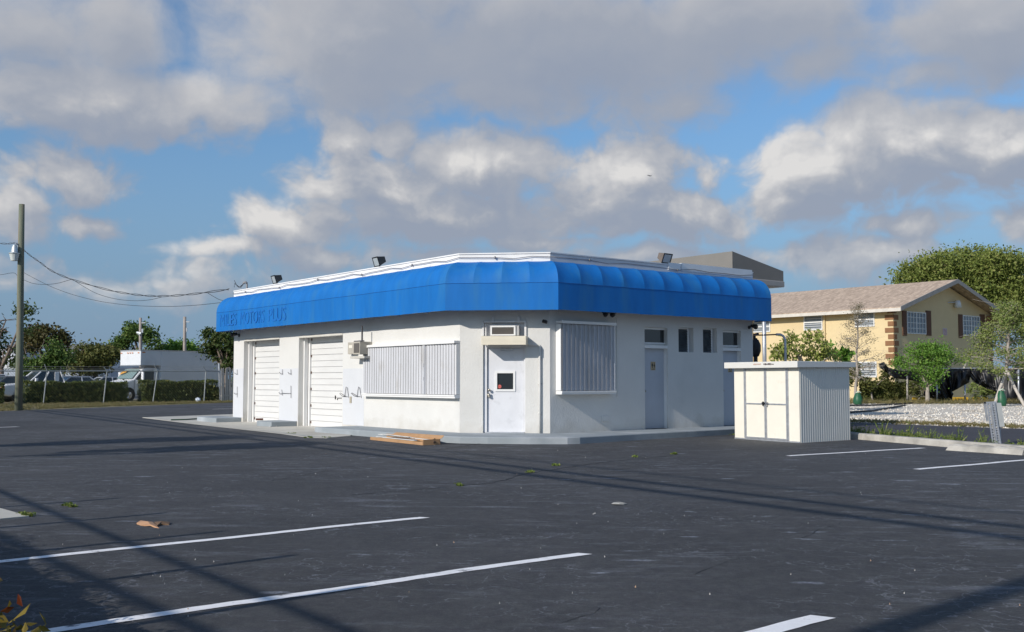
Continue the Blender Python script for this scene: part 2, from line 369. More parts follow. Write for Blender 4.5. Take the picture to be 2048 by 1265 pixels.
DOORP = M('door_paint', (.69, .70, .73), .55, var=.06, scale=2.2, c2=(.55, .56, .58), c2scale=3, c2lo=.58, c2hi=.72)
DOORG = M('grey_door_paint', (.47, .50, .55), .6, var=.05, scale=2)
GDOOR = M('roller_door_paint', (.68, .68, .67), .5, var=.04, scale=1.5, bump=.05, bscale=8, stretch=(1, 1, 3))
SHUT = M('shutter_metal', (.58, .59, .62), .42, .15, var=.09, scale=2, c2=(.47, .46, .45), c2scale=2.2, c2lo=.58, c2hi=.75, stretch=(1, 1, .4))
TRIMW = M('white_trim', (.78, .78, .77), .5, var=.04)
GROOVE_SHADE = M('door_groove_shade', (.47, .47, .47), .8)  # grey put into the groove colour to stand in for shade
GALV = M('galvanised_steel', (.52, .54, .57), .42, .6, var=.18, scale=9)
DARK = M('dark_gap', (.03, .03, .032), .8)
BLACKM = M('black_metal', (.025, .025, .028), .45, .3)
PLINTH = M('grey_painted_concrete', (.28, .315, .34), .75, var=.1, scale=1.2, bump=.2, bscale=30, c2=(.40, .43, .46), c2scale=.9)
CONC = M('concrete', (.50, .485, .435), .9, var=.12, scale=1.1, bump=.3, bscale=50, c2=(.38, .36, .32), c2scale=.7, c2lo=.5, c2hi=.75)
KERB = M('kerb_concrete', (.44, .42, .38), .9, var=.2, scale=2.4, bump=.5, bscale=30, c2=(.22, .21, .19), c2scale=1.6, c2lo=.52, c2hi=.75)
STRIPE = M('stripe_paint', (.86, .86, .87), .75, var=.08, scale=8, bump=.3, bscale=130, c2=(.16, .165, .18), c2scale=7, c2lo=.62, c2hi=.72)
GLASS = glassmat('window_glass')
CREAM = M('cream_paint', (.80, .76, .66), .5, var=.03)
BLUE = M('blue_canvas', (.006, .145, .47), .65, var=.12, scale=1.1, bump=.12, bscale=120, stretch=(2.2, 2.2, .45), c2=(.022, .165, .42), c2scale=1.4, c2lo=.48, c2hi=.72, spec=.25)
BLUE2 = M('ghost_lettering_blue', (.005, .138, .495), .65, var=.15, scale=5)
WOOD = M('grey_wood', (.50, .46, .41), .85, var=.2, scale=3, stretch=(4, 4, .5), bump=.3, bscale=20)
RUBBER = M('rubber', (.02, .02, .02), .8)
CARW = M('white_car_paint', (.75, .76, .78), .25, var=.02, spec=.6)
CARS_ = M('silver_car_paint', (.45, .48, .52), .28, .5, var=.03)
CARD = M('dark_car_paint', (.03, .035, .045), .2, .3, var=.05)
AMBER = M('amber_lens', (.65, .2, .02), .3)
REDL = M('red_lens', (.4, .02, .02), .3)
CHROME = M('chrome', (.6, .6, .62), .2, .9)
CABLE = M('cable_black', (.03, .032, .036), .6)
TAN = M('cardboard', (.42, .25, .13), .85, var=.15, scale=3)
BARK = M('bark', (.19, .15, .12), .9, var=.25, scale=5, bump=.5, bscale=12, stretch=(3, 3, .7))
BARKG = M('grey_bark', (.34, .30, .26), .9, var=.2, scale=6)
# ---------------------------------------------------------------- ground
GRASSD = M('dry_grass', (.20, .17, .09), .95, var=.35, scale=1.6, c2=(.08, .105, .035), c2scale=.8, c2lo=.5, c2hi=.65, bump=.8, bscale=8)
sheet('ground', [(-1500, -400), (1500, -400), (1500, 3000), (-1500, 3000)], -.03, M('far_ground', (.16, .15, .11), .95, var=.3, scale=.05, c2=(.09, .10, .05), c2scale=.03))
EDGE_L = [G(0, 823), G(466, 805.5)]
eL0 = EDGE_L[0] + (EDGE_L[0] - EDGE_L[1]) * .35; eL1 = EDGE_L[1] + (EDGE_L[1] - EDGE_L[0]) * .3
lot = [(-30, -12), (30, -12), (22, 2), (G(2048, 908).x - .05 + 1.0, G(2048, 908).y - 4), (G(2048, 908).x, G(2048, 908).y), (G(1723, 880).x, G(1723, 880).y), (6.6, 33), (4, 45), (eL1.x, eL1.y), (eL0.x, eL0.y), (-30, 24)]
sheet('parking_lot', lot, 0, ASPH)
# car yard behind the fence, grass verge before it
sheet('car_yard', [(-75, 56), (-42, 50), (-14, 76), (-2, 96), (-8, 160), (-75, 150)], -.016, M('yard_asphalt', (.12, .12, .12), .9, var=.2))
sheet('grass_verge', [(eL0.x - 6, eL0.y - 8), (eL0.x, eL0.y), (eL1.x, eL1.y), (-9, 84), (-20, 84), (-45, 62)], -.008, GRASSD)
# right side: driveway, gravel field
kA, kB = G(1723, 880), G(2048, 908); kd = (kB - kA).normalized(); kn = Vector((-kd.y, kd.x, 0))  # kn points to +x side
if kn.x < 0: kn = -kn
def along(px1, px2, t0, t1):
    a, b = G(*px1), G(*px2); d = (b - a); return a + d * t0, a + d * t1
d0, d1 = along((1695, 845), (2048, 858), -3.0, 3.0)
sheet('driveway', [(kB.x + .1, kB.y - 14), (kB.x + 14, kB.y - 14), (d1.x, d1.y), (d0.x, d0.y), (2.5, 40), (kA.x - 1.4, kA.y + 4.2), (kA.x + .1, kA.y), (kB.x + .1, kB.y)], -.004, M('driveway_asphalt', (.052, .052, .062), .85, var=.15, scale=.8, bump=.4, bscale=100))
GRAV = M('white_gravel', (.62, .57, .49), .95, var=.25, scale=9, bump=.8, bscale=14, c2=(.40, .33, .23), c2scale=.35, c2lo=.56, c2hi=.68)
sheet('gravel_ground', [(d1.x, d1.y), (70, 20), (70, 69), (10, 69), (0, 60), (d0.x, d0.y)], -.012, GRAV)
sheet('grass_strip', [(8, 64.5), (60, 60), (70, 60), (70, 90), (0, 90), (0, 69.2), (8, 69)], -.008, M('rough_grass', (.19, .17, .09), .95, var=.4, scale=2, c2=(.07, .11, .03), c2scale=1.1))
# kerb and wheel stop
def kerb(name, P0, P1, w, h, m, z0=-.02, top=.7):
    fr = Fr(P0, (P1 - P0), None); L_ = (P1 - P0).length
    s = 1 if fr.y.x > 0 else -1
    n = int(L_ / .35) + 1; rows = []
    for i in range(n + 1):
        x = L_ * i / n; j = lambda k: random.uniform(-k, k)
        rows.append([fr.p(x, 0, z0), fr.p(x, s * (.015 + j(.006)), h * .8 + j(.008)), fr.p(x, s * (.04 + j(.01)), h + j(.006)), fr.p(x, s * (w - .03), h + j(.006)), fr.p(x, s * w, z0)])
    mb = MB().grid(rows); mb.quad(*rows[0]); mb.quad(*rows[-1][::-1])
    return mb
kend = kB + kd * 16
kb = kerb('kerb', kA, kend, .28, .14, KERB); kb.build('kerb', KERB, kind='structure', smooth=False)
kerb('kerb', kA + (kA - G(1640, 871)).normalized() * -2.4, kA - kd * .003, .28, .14, KERB).build('kerb', KERB, kind='structure')
w0, w1 = G(1891, 901), G(2044, 911)
ws = MB(); fw = Fr(w0 , (w1 - w0)); Lw = (w1 - w0).length; sg = 1 if fw.y.x > 0 else -1
rows = []
for i in range(13):
    x = Lw * i / 12; j = random.uniform(-.01, .01); e_ = .05 if i in (0, 12) else 0
    rows.append([fw.p(x, 0, 0), fw.p(x + (.04 if i == 0 else 0), sg * (.045), .10 - e_ * .2 + j), fw.p(x, sg * .10, .13 - e_ * .3 + j), fw.p(x, sg * .20, .13 - e_ * .3 + j), fw.p(x, sg * .26, 0)])
ws.grid(rows); ws.quad(*rows[0]); ws.quad(*rows[-1][::-1])
tag(ws.build('wheel_stop', KERB), 'weathered concrete wheel stop lying against the kerb at right', 'wheel stop')
# markings
def stripe(a, b, w=.105, ext0=0, ext1=0, nm='parking_line'):
    a = G(*a); b = G(*b); d = (b - a).normalized(); n = Vector((-d.y, d.x, 0)); a = a - d * ext0; b = b + d * ext1
    L_ = (b - a).length; k = max(2, int(L_ / .12)); r1 = []; r2 = []
    for i in range(k + 1):
        p = a + d * (L_ * i / k); wob = .012 * math.sin(i * .35) + random.uniform(-.004, .004)
        ee = .05 if i == k else 0
        r1.append(p + n * (w / 2 + random.uniform(-.004, .004) + wob) + Vector((0, 0, .004)) - d * ee); r2.append(p - n * (w / 2 + random.uniform(-.004, .004) - wob) + Vector((0, 0, .004)))
    return MB().grid([r1, r2]).build(nm, STRIPE, kind='structure')
stripe((0, 1124), (852, 1035), .115, 4)
stripe((100, 1262), (1172, 1107), .115, 4)
stripe((1480, 1277), (1655, 1234), .14, 2)
stripe((1576, 912.5), (1847, 896.5), .13)
stripe((1833, 939.5), (2048, 921), .13, 0, 2.4)
stripe((380, 815), (466, 813.5), .14, 0, 5)
stripe((425, 819), (466, 818), .14, 0, 5)
stripe((-40, 857), (38, 854), .14, 4, 0)
# dark seams in the sealer
def seam(pts, w=.03):
    P = [G(u, v, .003) for u, v in pts]; Q = []
    for a, b in zip(P, P[1:]):
        k = max(2, int((b - a).length / .15))
        for i in range(k):
            Q.append(a.lerp(b, i / k) + Vector((random.uniform(-.035, .035), random.uniform(-.035, .035), 0)))
    Q.append(P[-1]); r1 = []; r2 = []
    for i, p in enumerate(Q):
        d = (Q[min(i + 1, len(Q) - 1)] - Q[max(0, i - 1)]).normalized(); n = Vector((-d.y, d.x, 0)); ww = w * random.uniform(.15, .8)
        r1.append(p + n * ww / 2); r2.append(p - n * ww / 2)
    MB().grid([r1, r2]).build('pavement_crack', M('crack_tar', (.018, .018, .02), .7), kind='structure')
seam([(700, 990), (900, 974), (985, 966), (1065, 945), (1200, 926), (1350, 911)], .05)
seam([(540, 962), (720, 930), (880, 925)], .03)
seam([(1380, 1148), (1440, 1128), (1480, 1117)], .014)
seam([(1600, 1075), (1640, 1060), (1680, 1045)], .016)
seam([(1130, 1245), (1200, 1215)], .01)
seam([(878, 900), (925, 893), (970, 886)], .1)
seam([(560, 984), (800, 962)], .02)
seam([(1160, 882), (1460, 872)], .06)
# concrete apron in front of the bays, concrete patch at the left edge
ap = [G(285, 836), G(466, 829.5), G(640, 845), G(720, 858), G(700, 873), G(655, 877), G(618, 876), G(560, 868), G(470, 858), G(380, 848)]
am = MB(); am.prism([Vector((p.x, p.y, -.002)) for p in ap][::-1], (0, 0, .018)); am.build('concrete_apron', CONC, kind='structure')
cp = [G(-60, 1008), G(0, 1018.5), G(30, 1027), G(58, 1034.5), G(0, 1040), G(-60, 1043)]
MB().prism([Vector((p.x, p.y, -.002)) for p in cp][::-1], (0, 0, .014)).build('concrete_patch', CONC, kind='structure')
# ================================================================ the garage building
A = Vector((-1.25, 25.0, 0)); B = Vector((.90, 24.74, 0))
HL = -38.06; HR = 51.94
FL = Fr(A, (math.sin(R(HL)), math.cos(R(HL)), 0)); FR = Fr(B, (math.sin(R(HR)), math.cos(R(HR)), 0))
FD = Fr(A, (B - A))
if FL.y.dot(Vector((0, -1, 0))) < 0: FL.y = -FL.y
if FR.y.dot(Vector((0, -1, 0))) < 0: FR.y = -FR.y
if FD.y.dot(Vector((0, -1, 0))) < 0: FD.y = -FD.y
LD = (B - A).length
LL = FL.px(467, 750)[0]; LR = FR.px(1506.5, 750)[0]
S = .15; WT = 4.26; PT = 4.45       # slab top, wall top, parapet top
bld = thing('garage_building', 'white stucco garage with chamfered corner under a rounded blue awning', 'building', (A.x, A.y + 4, 0))
def wall(fr, L_, holes, z0=0., z1=WT, depth=.24, jm=None):
    """outer face cut round the openings, with reveals"""
    xs = sorted({0, L_} | {h[0] for h in holes} | {h[1] for h in holes}); zs = sorted({z0, z1} | {h[2] for h in holes} | {h[3] for h in holes})
    mb = MB()
    for i in range(len(xs) - 1):
        for j in range(len(zs) - 1):
            cx = (xs[i] + xs[i + 1]) / 2; cz = (zs[j] + zs[j + 1]) / 2
            if any(h[0] < cx < h[1] and h[2] < cz < h[3] for h in holes): continue
            mb.quad(fr.p(xs[i], 0, zs[j]), fr.p(xs[i + 1], 0, zs[j]), fr.p(xs[i + 1], 0, zs[j + 1]), fr.p(xs[i], 0, zs[j + 1]))
    for h in holes:
        d = h[4] if len(h) > 4 else depth
        c = [(h[0], h[2]), (h[1], h[2]), (h[1], h[3]), (h[0], h[3])]
        for k in range(4):
            a, b = c[k], c[(k + 1) % 4]
            mb.quad(fr.p(a[0], 0, a[1]), fr.p(b[0], 0, b[1]), fr.p(b[0], -d, b[1]), fr.p(a[0], -d, a[1]))
    return mb
def zat(fr, u, v, off=0): return fr.px(u, v, off)[1]
def xat(fr, u, v, off=0): return fr.px(u, v, off)[0]
# openings: left wall
D1 = (xat(FL, 558, 760), xat(FL, 487, 760), 0.02, zat(FL, 557, 674), .42)
D2 = (xat(FL, 685, 760), xat(FL, 597, 760), 0.02, zat(FL, 685, 665.5), .42)
SW = (xat(FL, 910, 740), xat(FL, 727, 740), zat(FL, 820, 792), zat(FL, 820, 688), .05)
mbL = wall(FL, LL, [D1, D2])
mbL.build('wall', WHITE, bld, merge=True)
# front chamfer
DX0, DX1 = xat(FD, 966, 780), xat(FD, 1050.5, 780); DZ = zat(FD, 1010, 643)
DH = (DX0, DX1, S, DZ, .12)
wall(FD, LD, [DH]).build('wall', WHITE, bld, merge=True)
# right wall
r1 = (xat(FR, 1290, 780), xat(FR, 1336, 780), S, zat(FR, 1300, 655), .16)
w1 = (xat(FR, 1357, 680), xat(FR, 1387, 680), zat(FR, 1357, 704.5), zat(FR, 1357, 655), .16)
w2 = (xat(FR, 1406, 680), xat(FR, 1434, 680), zat(FR, 1406, 705.5), zat(FR, 1406, 656), .16)
r2 = (xat(FR, 1447, 780), xat(FR, 1483, 780), S, zat(FR, 1450, 661), .16)
wall(FR, LR, [r1, w1, w2, r2]).build('wall', WHITE, bld, merge=True)
# far walls (parallel to the seen ones) and roof
EL = FL.p(LL); ER = FR.p(LR)
BK = ER + FL.x * (LL + .4)
mb = MB()
BK2 = EL + FR.x * 6.5
for a, b in ((ER, ER + FL.x * 12.5), (ER + FL.x * 12.5, EL + FR.x * 0.01), ):
    mb.quad(a, b, b + Vector((0, 0, WT)), a + Vector((0, 0, WT)))
mb.build('wall', WHITE, bld)
roofpts = [A, B, ER, ER + FL.x * 12.5, EL]
MB().quad(*[p + Vector((0, 0, WT - .03)) for p in roofpts]).build('roof', M('roof_membrane', (.6, .6, .58), .9), bld)
# soft stucco at the chamfer edges
for P_, in ():
    mb = MB(); mb.tube([P_ + Vector((0, 0, z)) - Vector((0, -.085, 0)) for z in (S, 1.5, 2.8, WT)], .1, 14)
    mb.build('corner_rounding', WHITE, bld, smooth=True)
# parapet coping on the three seen sides
def offpath(off, e0=0., e1=0.):
    """points of the wall line pushed out by off: left end, A, B, right end"""
    def isect(p, d, q, e):
        den = d.x * e.y - d.y * e.x; t = ((q.x - p.x) * e.y - (q.y - p.y) * e.x) / den; return p + d * t
    a = isect(A + FL.y * off, FL.x, A + FD.y * off, FD.x); b = isect(B + FR.y * off, FR.x, B + FD.y * off, FD.x)
    return [EL + FL.x * e0 + FL.y * off, a, b, ER + FR.x * e1 + FR.y * off]
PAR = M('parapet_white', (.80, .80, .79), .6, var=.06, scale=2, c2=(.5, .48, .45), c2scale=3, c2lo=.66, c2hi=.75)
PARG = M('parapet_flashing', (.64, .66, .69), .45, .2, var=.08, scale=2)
def strip_between(o0, o1, z0, z1, seg, m, mb):
    a0, b0 = offpath(o0)[seg], offpath(o0)[seg + 1]; a1, b1 = offpath(o1)[seg], offpath(o1)[seg + 1]
    Z = Vector((0, 0, 1)); P = [a0 + Z * z0, b0 + Z * z0, b1 + Z * z0, a1 + Z * z0, a0 + Z * z1, b0 + Z * z1, b1 + Z * z1, a1 + Z * z1]
    mb.add(P, [(0, 1, 2, 3), (7, 6, 5, 4), (0, 4, 5, 1), (1, 5, 6, 2), (2, 6, 7, 3), (3, 7, 4, 0)], m)
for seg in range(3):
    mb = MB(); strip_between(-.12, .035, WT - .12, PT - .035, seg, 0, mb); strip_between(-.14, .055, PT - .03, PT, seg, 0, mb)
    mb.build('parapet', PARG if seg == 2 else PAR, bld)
# low sections of flashing standing on the right parapet
for (ua, ub, h, nm) in ((1362, 1503, .07, 1), (1336, 1360, .05, 2)):
    x0, x1 = xat(FR, ua, 530, .04), xat(FR, ub, 540, .04)
    mb = MB(); mb.box(FR, x0, x1, -.1, .062, PT - .16, PT + h - .02); mb.build('flashing', M('flashing_pale', (.70, .72, .74), .4, .2, var=.05), bld)
# conduit running along the parapet
def conduit(seg, n, mb, r=.009):
    a, b = offpath(.075)[seg], offpath(.075)[seg + 1]; P = []
    for i in range(n + 1):
        t = i / n; P.append(a.lerp(b, t) + Vector((0, 0, PT - .12 + (-.035 if i % 2 else .03) * random.uniform(.2, .6) + .02 * math.sin(i * 1.7))))
    mb.tube(P, r, 6)
    for i in range(2, n, 5): mb.box(Fr(P[i], (b - a)), -.015, .015, -.015, .015, -.03, .03)
mb = MB(); conduit(0, 26, mb); conduit(1, 5, mb, .009); conduit(2, 12, mb)
mb.build('conduit', M('conduit_grey', (.22, .22, .23), .5), bld, smooth=True)
# ---- awning
AW0, AWF, AWT, AWP = 3.035, 3.67, 4.24, .60
def awning():
    e = .1
    P0 = offpath(0, e, e * .8); P1 = offpath(AWP, e, e * .8)
    t = thing_part = MB()
    for seg in range(3):
        a0, b0, a1, b1 = P0[seg], P0[seg + 1], P1[seg], P1[seg + 1]
        Lg = (b1 - a1).length; npan = {0: 20, 1: 4, 2: 11}[seg]; sag = {0: .014, 1: .042, 2: .046}[seg]
        for k in range(npan):
            rows = []
            for j in range(9):
                s = (k + j / 8) / npan; c0 = a0.lerp(b0, s); c1 = a1.lerp(b1, s); row = []
                bul = math.sin(math.pi * j / 8) ** .8
                for i in range(11):
                    th = math.pi / 2 * i / 10
                    q = math.sin(th); z = AWF + (AWT - AWF) * math.cos(th)
                    rad = 1 - sag * bul * math.sin(2 * th) ** .6 * (1.6 if i > 0 else 0) if 0 < i < 10 else 1
                    pz = AWF + (z - AWF) * rad; row.append(c0.lerp(c1, q * rad) + Vector((0, 0, pz)))
                rows.append(row)
            t.grid(rows)
        # straight valance, with slight waves
        rows = []; nv = int(Lg / .25)
        for j in range(nv + 1):
            s = j / nv; c0 = a0.lerp(b0, s); c1 = a1.lerp(b1, s); d = (c1 - c0).normalized(); w = .006 * math.sin(j * .9) + .004 * math.sin(j * 2.3)
            if j in (0, nv): w = 0
            rows.append([c1 + Vector((0, 0, AWF)), c1 + d * w + Vector((0, 0, (AWF + AW0) / 2)), c1 + d * w * .6 + Vector((0, 0, AW0 + random.uniform(-.004, .004)))])
        t.grid(rows)
    # closed ends
    for c0, c1 in ((P0[0], P1[0]), (P0[3], P1[3])):
        pts = [c0 + Vector((0, 0, AW0))] + [c0.lerp(c1, math.sin(math.pi / 2 * i / 10)) + Vector((0, 0, AWF + (AWT - AWF) * math.cos(math.pi / 2 * i / 10))) for i in range(11)] + [c1 + Vector((0, 0, AW0))]
        t.quad(*pts)
    o = t.build('awning', BLUE, bld, smooth=True)
    # sewn seam where the curve meets the valance
    mb = MB()
    for seg in range(3):
        a, b = P1[seg], P1[seg + 1]; n = 30; mb.tube([a.lerp(b, i / n) + Vector((0, 0, AWF + random.uniform(-.004, .004))) for i in range(n + 1)], .007, 4)
    mb.build('seam', M('seam_blue', (.004, .09, .32), .7), o)
    # the frame and hem below
    mb = MB()
    for seg in range(3):
        a, b = offpath(AWP - .035, e - .05, e * .8 - .05)[seg:seg + 2]
        mb.tube([a + Vector((0, 0, AW0 + .02)), b + Vector((0, 0, AW0 + .02))], .016, 6)
        n = {0: 10, 1: 2, 2: 5}[seg]
        for k in range(n + 1):
            s = k / n; q0 = P0[seg].lerp(P0[seg + 1], s); q1 = P1[seg].lerp(P1[seg + 1], s)
            mb.tube([q0 + Vector((0, 0, AW0 + .05)), q0.lerp(q1, .96) + Vector((0, 0, AW0 + .03))], .012, 5)
    mb.build('frame', GALV, o)
    fv = Fr(P1[0] + FL.y * .004, -FL.x, FL.y)     # reads left to right
    for wd, xo, ww in (('MILES', .35, 1.35), ('MOTORS', 2.0, 1.8), ('PLUS', 4.1, 1.2)): mb = MB(); text_mesh(mb, wd, fv, xo, AW0 + .16, ww, .40, .009); mb.build('lettering', BLUE2, o)
    return o
awn = awning()
# ---- concrete step round the foot
def slabpoly():
    p = [FL.p(FL.px(632, 858)[0] if False else 4.86, 0), FL.p(4.86, 1.32)]
    c = [(700, 871), (870, 885), (920, 887.3), (975, 888.3), (1060, 889), (1135, 889), (1160, 888.3), (1300, 879.5), (1470, 869.5)]
    p += [G(u, v) for u, v in c]
    p += [FR.p(LR + .9, 1.34), FR.p(LR + .9, -.5), FR.p(0, -.3), A + Vector((.2, .4, 0))]
    return p
sp_ = slabpoly()
mb = MB(); mb.prism([Vector((p.x, p.y, -.05)) for p in sp_], (0, 0, S + .05)); mb.build('step', PLINTH, bld, bevel=.02)
for (x0, x1, d, rnd) in ((D1[0] - 1.4 + .12, D1[0] - .03, .86, 1), (D1[1] + .12, D1[1] + 2.0, .9, 1)):
    pts = [FL.p(x0, 0), FL.p(x0, d * .97), FL.p(x0 + .1, d)]
    for i in range(6):
        a = math.pi / 2 * i / 5; pts.append(FL.p(x1 - .35 + .35 * math.sin(a), d - .35 + .35 * math.cos(a)))
    pts.append(FL.p(x1, 0)); mb = MB(); mb.prism([p + Vector((0, 0, -.05)) for p in pts], (0, 0, .21)); mb.build('plinth', PLINTH, bld, bevel=.015)
# ---- roller doors
def roller(h):
    x0, x1, z0, z1, d = h
    g = MB(); n = 12; H = z1 - z0 - .06; zz = z0
    fr = Fr(FL.p(0, -d + .06), FL.x, FL.y)
    hs = [random.choice((.27, .27, .18)) for _ in range(40)]
    zc = z0 - .02; k = 0; sec = .54; rows = []
    xA, xB = x0 + .02, x1 - .14
    while zc < z1 - .02:
        # each 0.54 m section: two ribs, joint groove at the foot
        for (a, b) in ((0, .18), (.18, .36), (.36, .54)):
            za, zb = zc + a, min(zc + b, z1 - .01)
            if zb <= za: continue
            gr = .010 if a else .016
            g.quad(fr.p(xA, 0, za + gr), fr.p(xB, 0, za + gr), fr.p(xB, 0, zb - .006), fr.p(xA, 0, zb - .006))
            g.quad(fr.p(xA, 0, zb - .006), fr.p(xB, 0, zb - .006), fr.p(xB, -.014, zb), fr.p(xA, -.014, zb), m=1)
            g.quad(fr.p(xA, -.014, za), fr.p(xB, -.014, za), fr.p(xB, 0, za + gr), fr.p(xA, 0, za + gr), m=1)
            if not a: g.quad(fr.p(xA, -.016, za - .004), fr.p(xB, -.016, za - .004), fr.p(xB, -.006, za + .01), fr.p(xA, -.006, za + .01), m=1)
        zc += sec
    o = g.build('garage_door', [GDOOR, GROOVE_SHADE], bld)
    j = MB(); j.box(FL, x1 - .14, x1 - .003, -d, -d + .12, z0, z1 - .003); j.box(FL, x1 - .20, x1 - .141, -d + .0, -d + .045, z0, z1 - .05)
    j.box(FL, x1 - .06, x1 - .002, -.28, -.16, z0, z1 - .06)
    j.build('door_frame', TRIMW, o)
    s = MB(); s.box(FL, x0, x1, -d + .02, -d + .03, z0 - .02, z1)
    s.build('backing', DARK, o)
    hd = MB(); hd.box(FL, x0 + .002, x1 - .002, -.2, .012, z1 - .07, z1 - .004); hd.build('lintel', M('lintel_concrete', (.62, .60, .55), .8), o)
    for q in range(7): hg = MB(); hg.box(FL, xB - .03, xB + .01, -d + .062, -d + .085, .1 + q * .5, .17 + q * .5); hg.build('hinge', M('rust', (.12, .07, .05), .8), o)
    return o
roller(D1); g2 = roller(D2)
mb = MB(); fq = Fr(FL.p(0, -.36), FL.x, FL.y); xh = xat(FL, 672, 797, -.36); zh = zat(FL, 672, 797, -.36)
mb.box(fq, xh, xh + .02, 0, .03, zh - .03, zh + .08); mb.build('handle', BLACKM, g2)
mb = MB(); mb.box(fq, xh - .35, xh - .1, 0, .02, zh - .005, zh + .005); mb.box(fq, xh - .12, xh - .10, 0, .02, zh - .05, zh - .0051); mb.build('latch', BLACKM, g2)
# bluish repainted patches on the lower wall
for (ua, ub) in ((467.5, 486.5), (559, 596), (686, 728)):
    x1, x0 = xat(FL, ua, 790), xat(FL, ub, 790); z1 = zat(FL, (ua + ub) / 2, 737.5)
    MB().box(FL, x0, x1, -.01, .004, .16, z1).build('repainted_patch', WHITE_B, bld)
# dark bent marks on the wall, added as thin rods
HK = M('dark_metal', (.10, .10, .11), .5, .3)
def bent_mark(u, v, pts, r=.012):
    x, z = FL.px(u, v, .03); k = 27.5 / 23.
    mb = MB(); P = []
    for a, b in pts: P.append((a, b))
    return x, z
def wire_px(segs, nm='wall_mark', r=.0075, fr=None):
    fr = fr or FL; mb = MB()
    for sg_ in segs:
        P = []
        for i, (u, v) in enumerate(sg_):
            x, z = fr.px(u, v, .03); P.append(fr.p(x, .03 if 0 < i < len(sg_) - 1 or len(sg_) == 2 else .012, z))
        mb.tube(P, r, 5)
    mb.build(nm, HK, bld)
c3 = lambda x, y: (430 + x / 3.163, 500 + y / 3.163)
wire_px([[c3(140, 757), c3(140, 790)], [c3(118, 778), c3(132, 786), c3(140, 787)]])
wire_px([[c3(140, 865), c3(140, 934)], [c3(116, 905), c3(126, 912), c3(140, 912)]])
wire_px([[c3(426, 757), c3(426, 790)], [c3(404, 775), c3(414, 784), c3(426, 786)]])
wire_px([[c3(480, 757), c3(480, 790)], [c3(458, 775), c3(468, 784), c3(480, 786)]])
wire_px([[c3(480, 860), c3(480, 937)], [c3(400, 902), c3(412, 912), c3(430, 908), c3(478, 910)], [c3(422, 885), c3(426, 922)]])
wire_px([[c3(842, 937), c3(836, 872), c3(829, 867), c3(822, 912), c3(818, 932)], [c3(785, 910), c3(805, 926), c3(835, 930)], [c3(792, 905), c3(822, 925)]])
wire_px([[c3(922, 937), c3(915, 874), c3(908, 867), c3(900, 912), c3(896, 932)], [c3(858, 908), c3(880, 924), c3(915, 930)], [c3(866, 905), c3(898, 925)]])
x, z = FL.px(702, 800); MB().box(FL, x - .05, x + .05, -.01, .02, z - .09, z + .09).build('outlet_plate', M('worn_plate', (.4, .36, .28), .7, var=.4, scale=30), bld)
# ---- accordion shutters
def shutter(fr, x0, x1, z0, z1, dep, n, split, side_hi, deepfrom=0):
    o = MB(); w = (x1 - x0) / n
    for k in range(n):
        a = x0 + k * w; amp = .05
        # folding leaf: a flat face turned a little and a short return
        pts = [(a, dep - amp), (a + w * .80, dep), (a + w * .93, dep - .002), (a + w, dep - amp)]
        if side_hi: pts = [(a, dep), (a + w * .10, dep + .002), (a + w * .16, dep - amp * 1.5), (a + w * .9, dep - amp * 1.1), (a + w, dep)]
        for p, q in zip(pts, pts[1:]):
            o.quad(fr.p(p[0], p[1], z0 + .05), fr.p(q[0], q[1], z0 + .05), fr.p(q[0], q[1], z1 - .06), fr.p(p[0], p[1], z1 - .06))
        o.box(fr, a - .006, a + .006, dep - .0, dep + .006, z0 + .05, z1 - .06, 1)
    sh = o.build('accordion_shutter', [SHUT, M('shutter_joint', (.25, .25, .26), .6)], bld)
    t = MB(); t.box(fr, x0 - .04, x1 + .04, .003, dep + .04, z1 - .05, z1 + .015); t.build('top_rail', TRIMW, sh)
    t = MB(); t.box(fr, x0 - .04, x1 + .04, .003, dep + .03, z0 - .0, z0 + .04); t.box(fr, x0 - .04, x1 + .04, .003, dep + .015, z0 - .04, z0 - .001); t.build('bottom_rail', TRIMW, sh)
    t = MB(); t.box(fr, x0 - .04, x0 - .015, .003, dep - .02, z0 + .05, z1 - .06); t.build('end_post', TRIMW, sh)
    t = MB(); t.box(fr, x1 + .015, x1 + .04, .003, dep - .02, z0 + .05, z1 - .06); t.build('end_post', TRIMW, sh)
    t = MB(); t.box(fr, x0, x1, .004, .02, z0 + .05, z1 - .06); t.build('window_behind', DARK, sh)
    if split is not None:
        t = MB(); t.box(fr, split - .05, split + .05, dep - .03, dep + .016, z0 + .05, z1 - .06)
        for zz in (.3, .55): t.box(fr, split - .02, split + .02, dep + .016, dep + .03, z0 + (z1 - z0) * zz, z0 + (z1 - z0) * zz + .08)
        t.build('lock_post', SHUT, sh)
    return sh
dl = .13
shutter(FL, xat(FL, 909, 740, dl), xat(FL, 726, 740, dl), zat(FL, 820, 792, dl), zat(FL, 820, 687.5, dl), dl, 36, xat(FL, 848, 740, dl), False)
dr = .20
shutter(FR, xat(FR, 1125, 700, dr) , xat(FR, 1229, 700, dr), zat(FR, 1170, 785.5, dr), zat(FR, 1170, 645, dr), dr, 12, None, True)
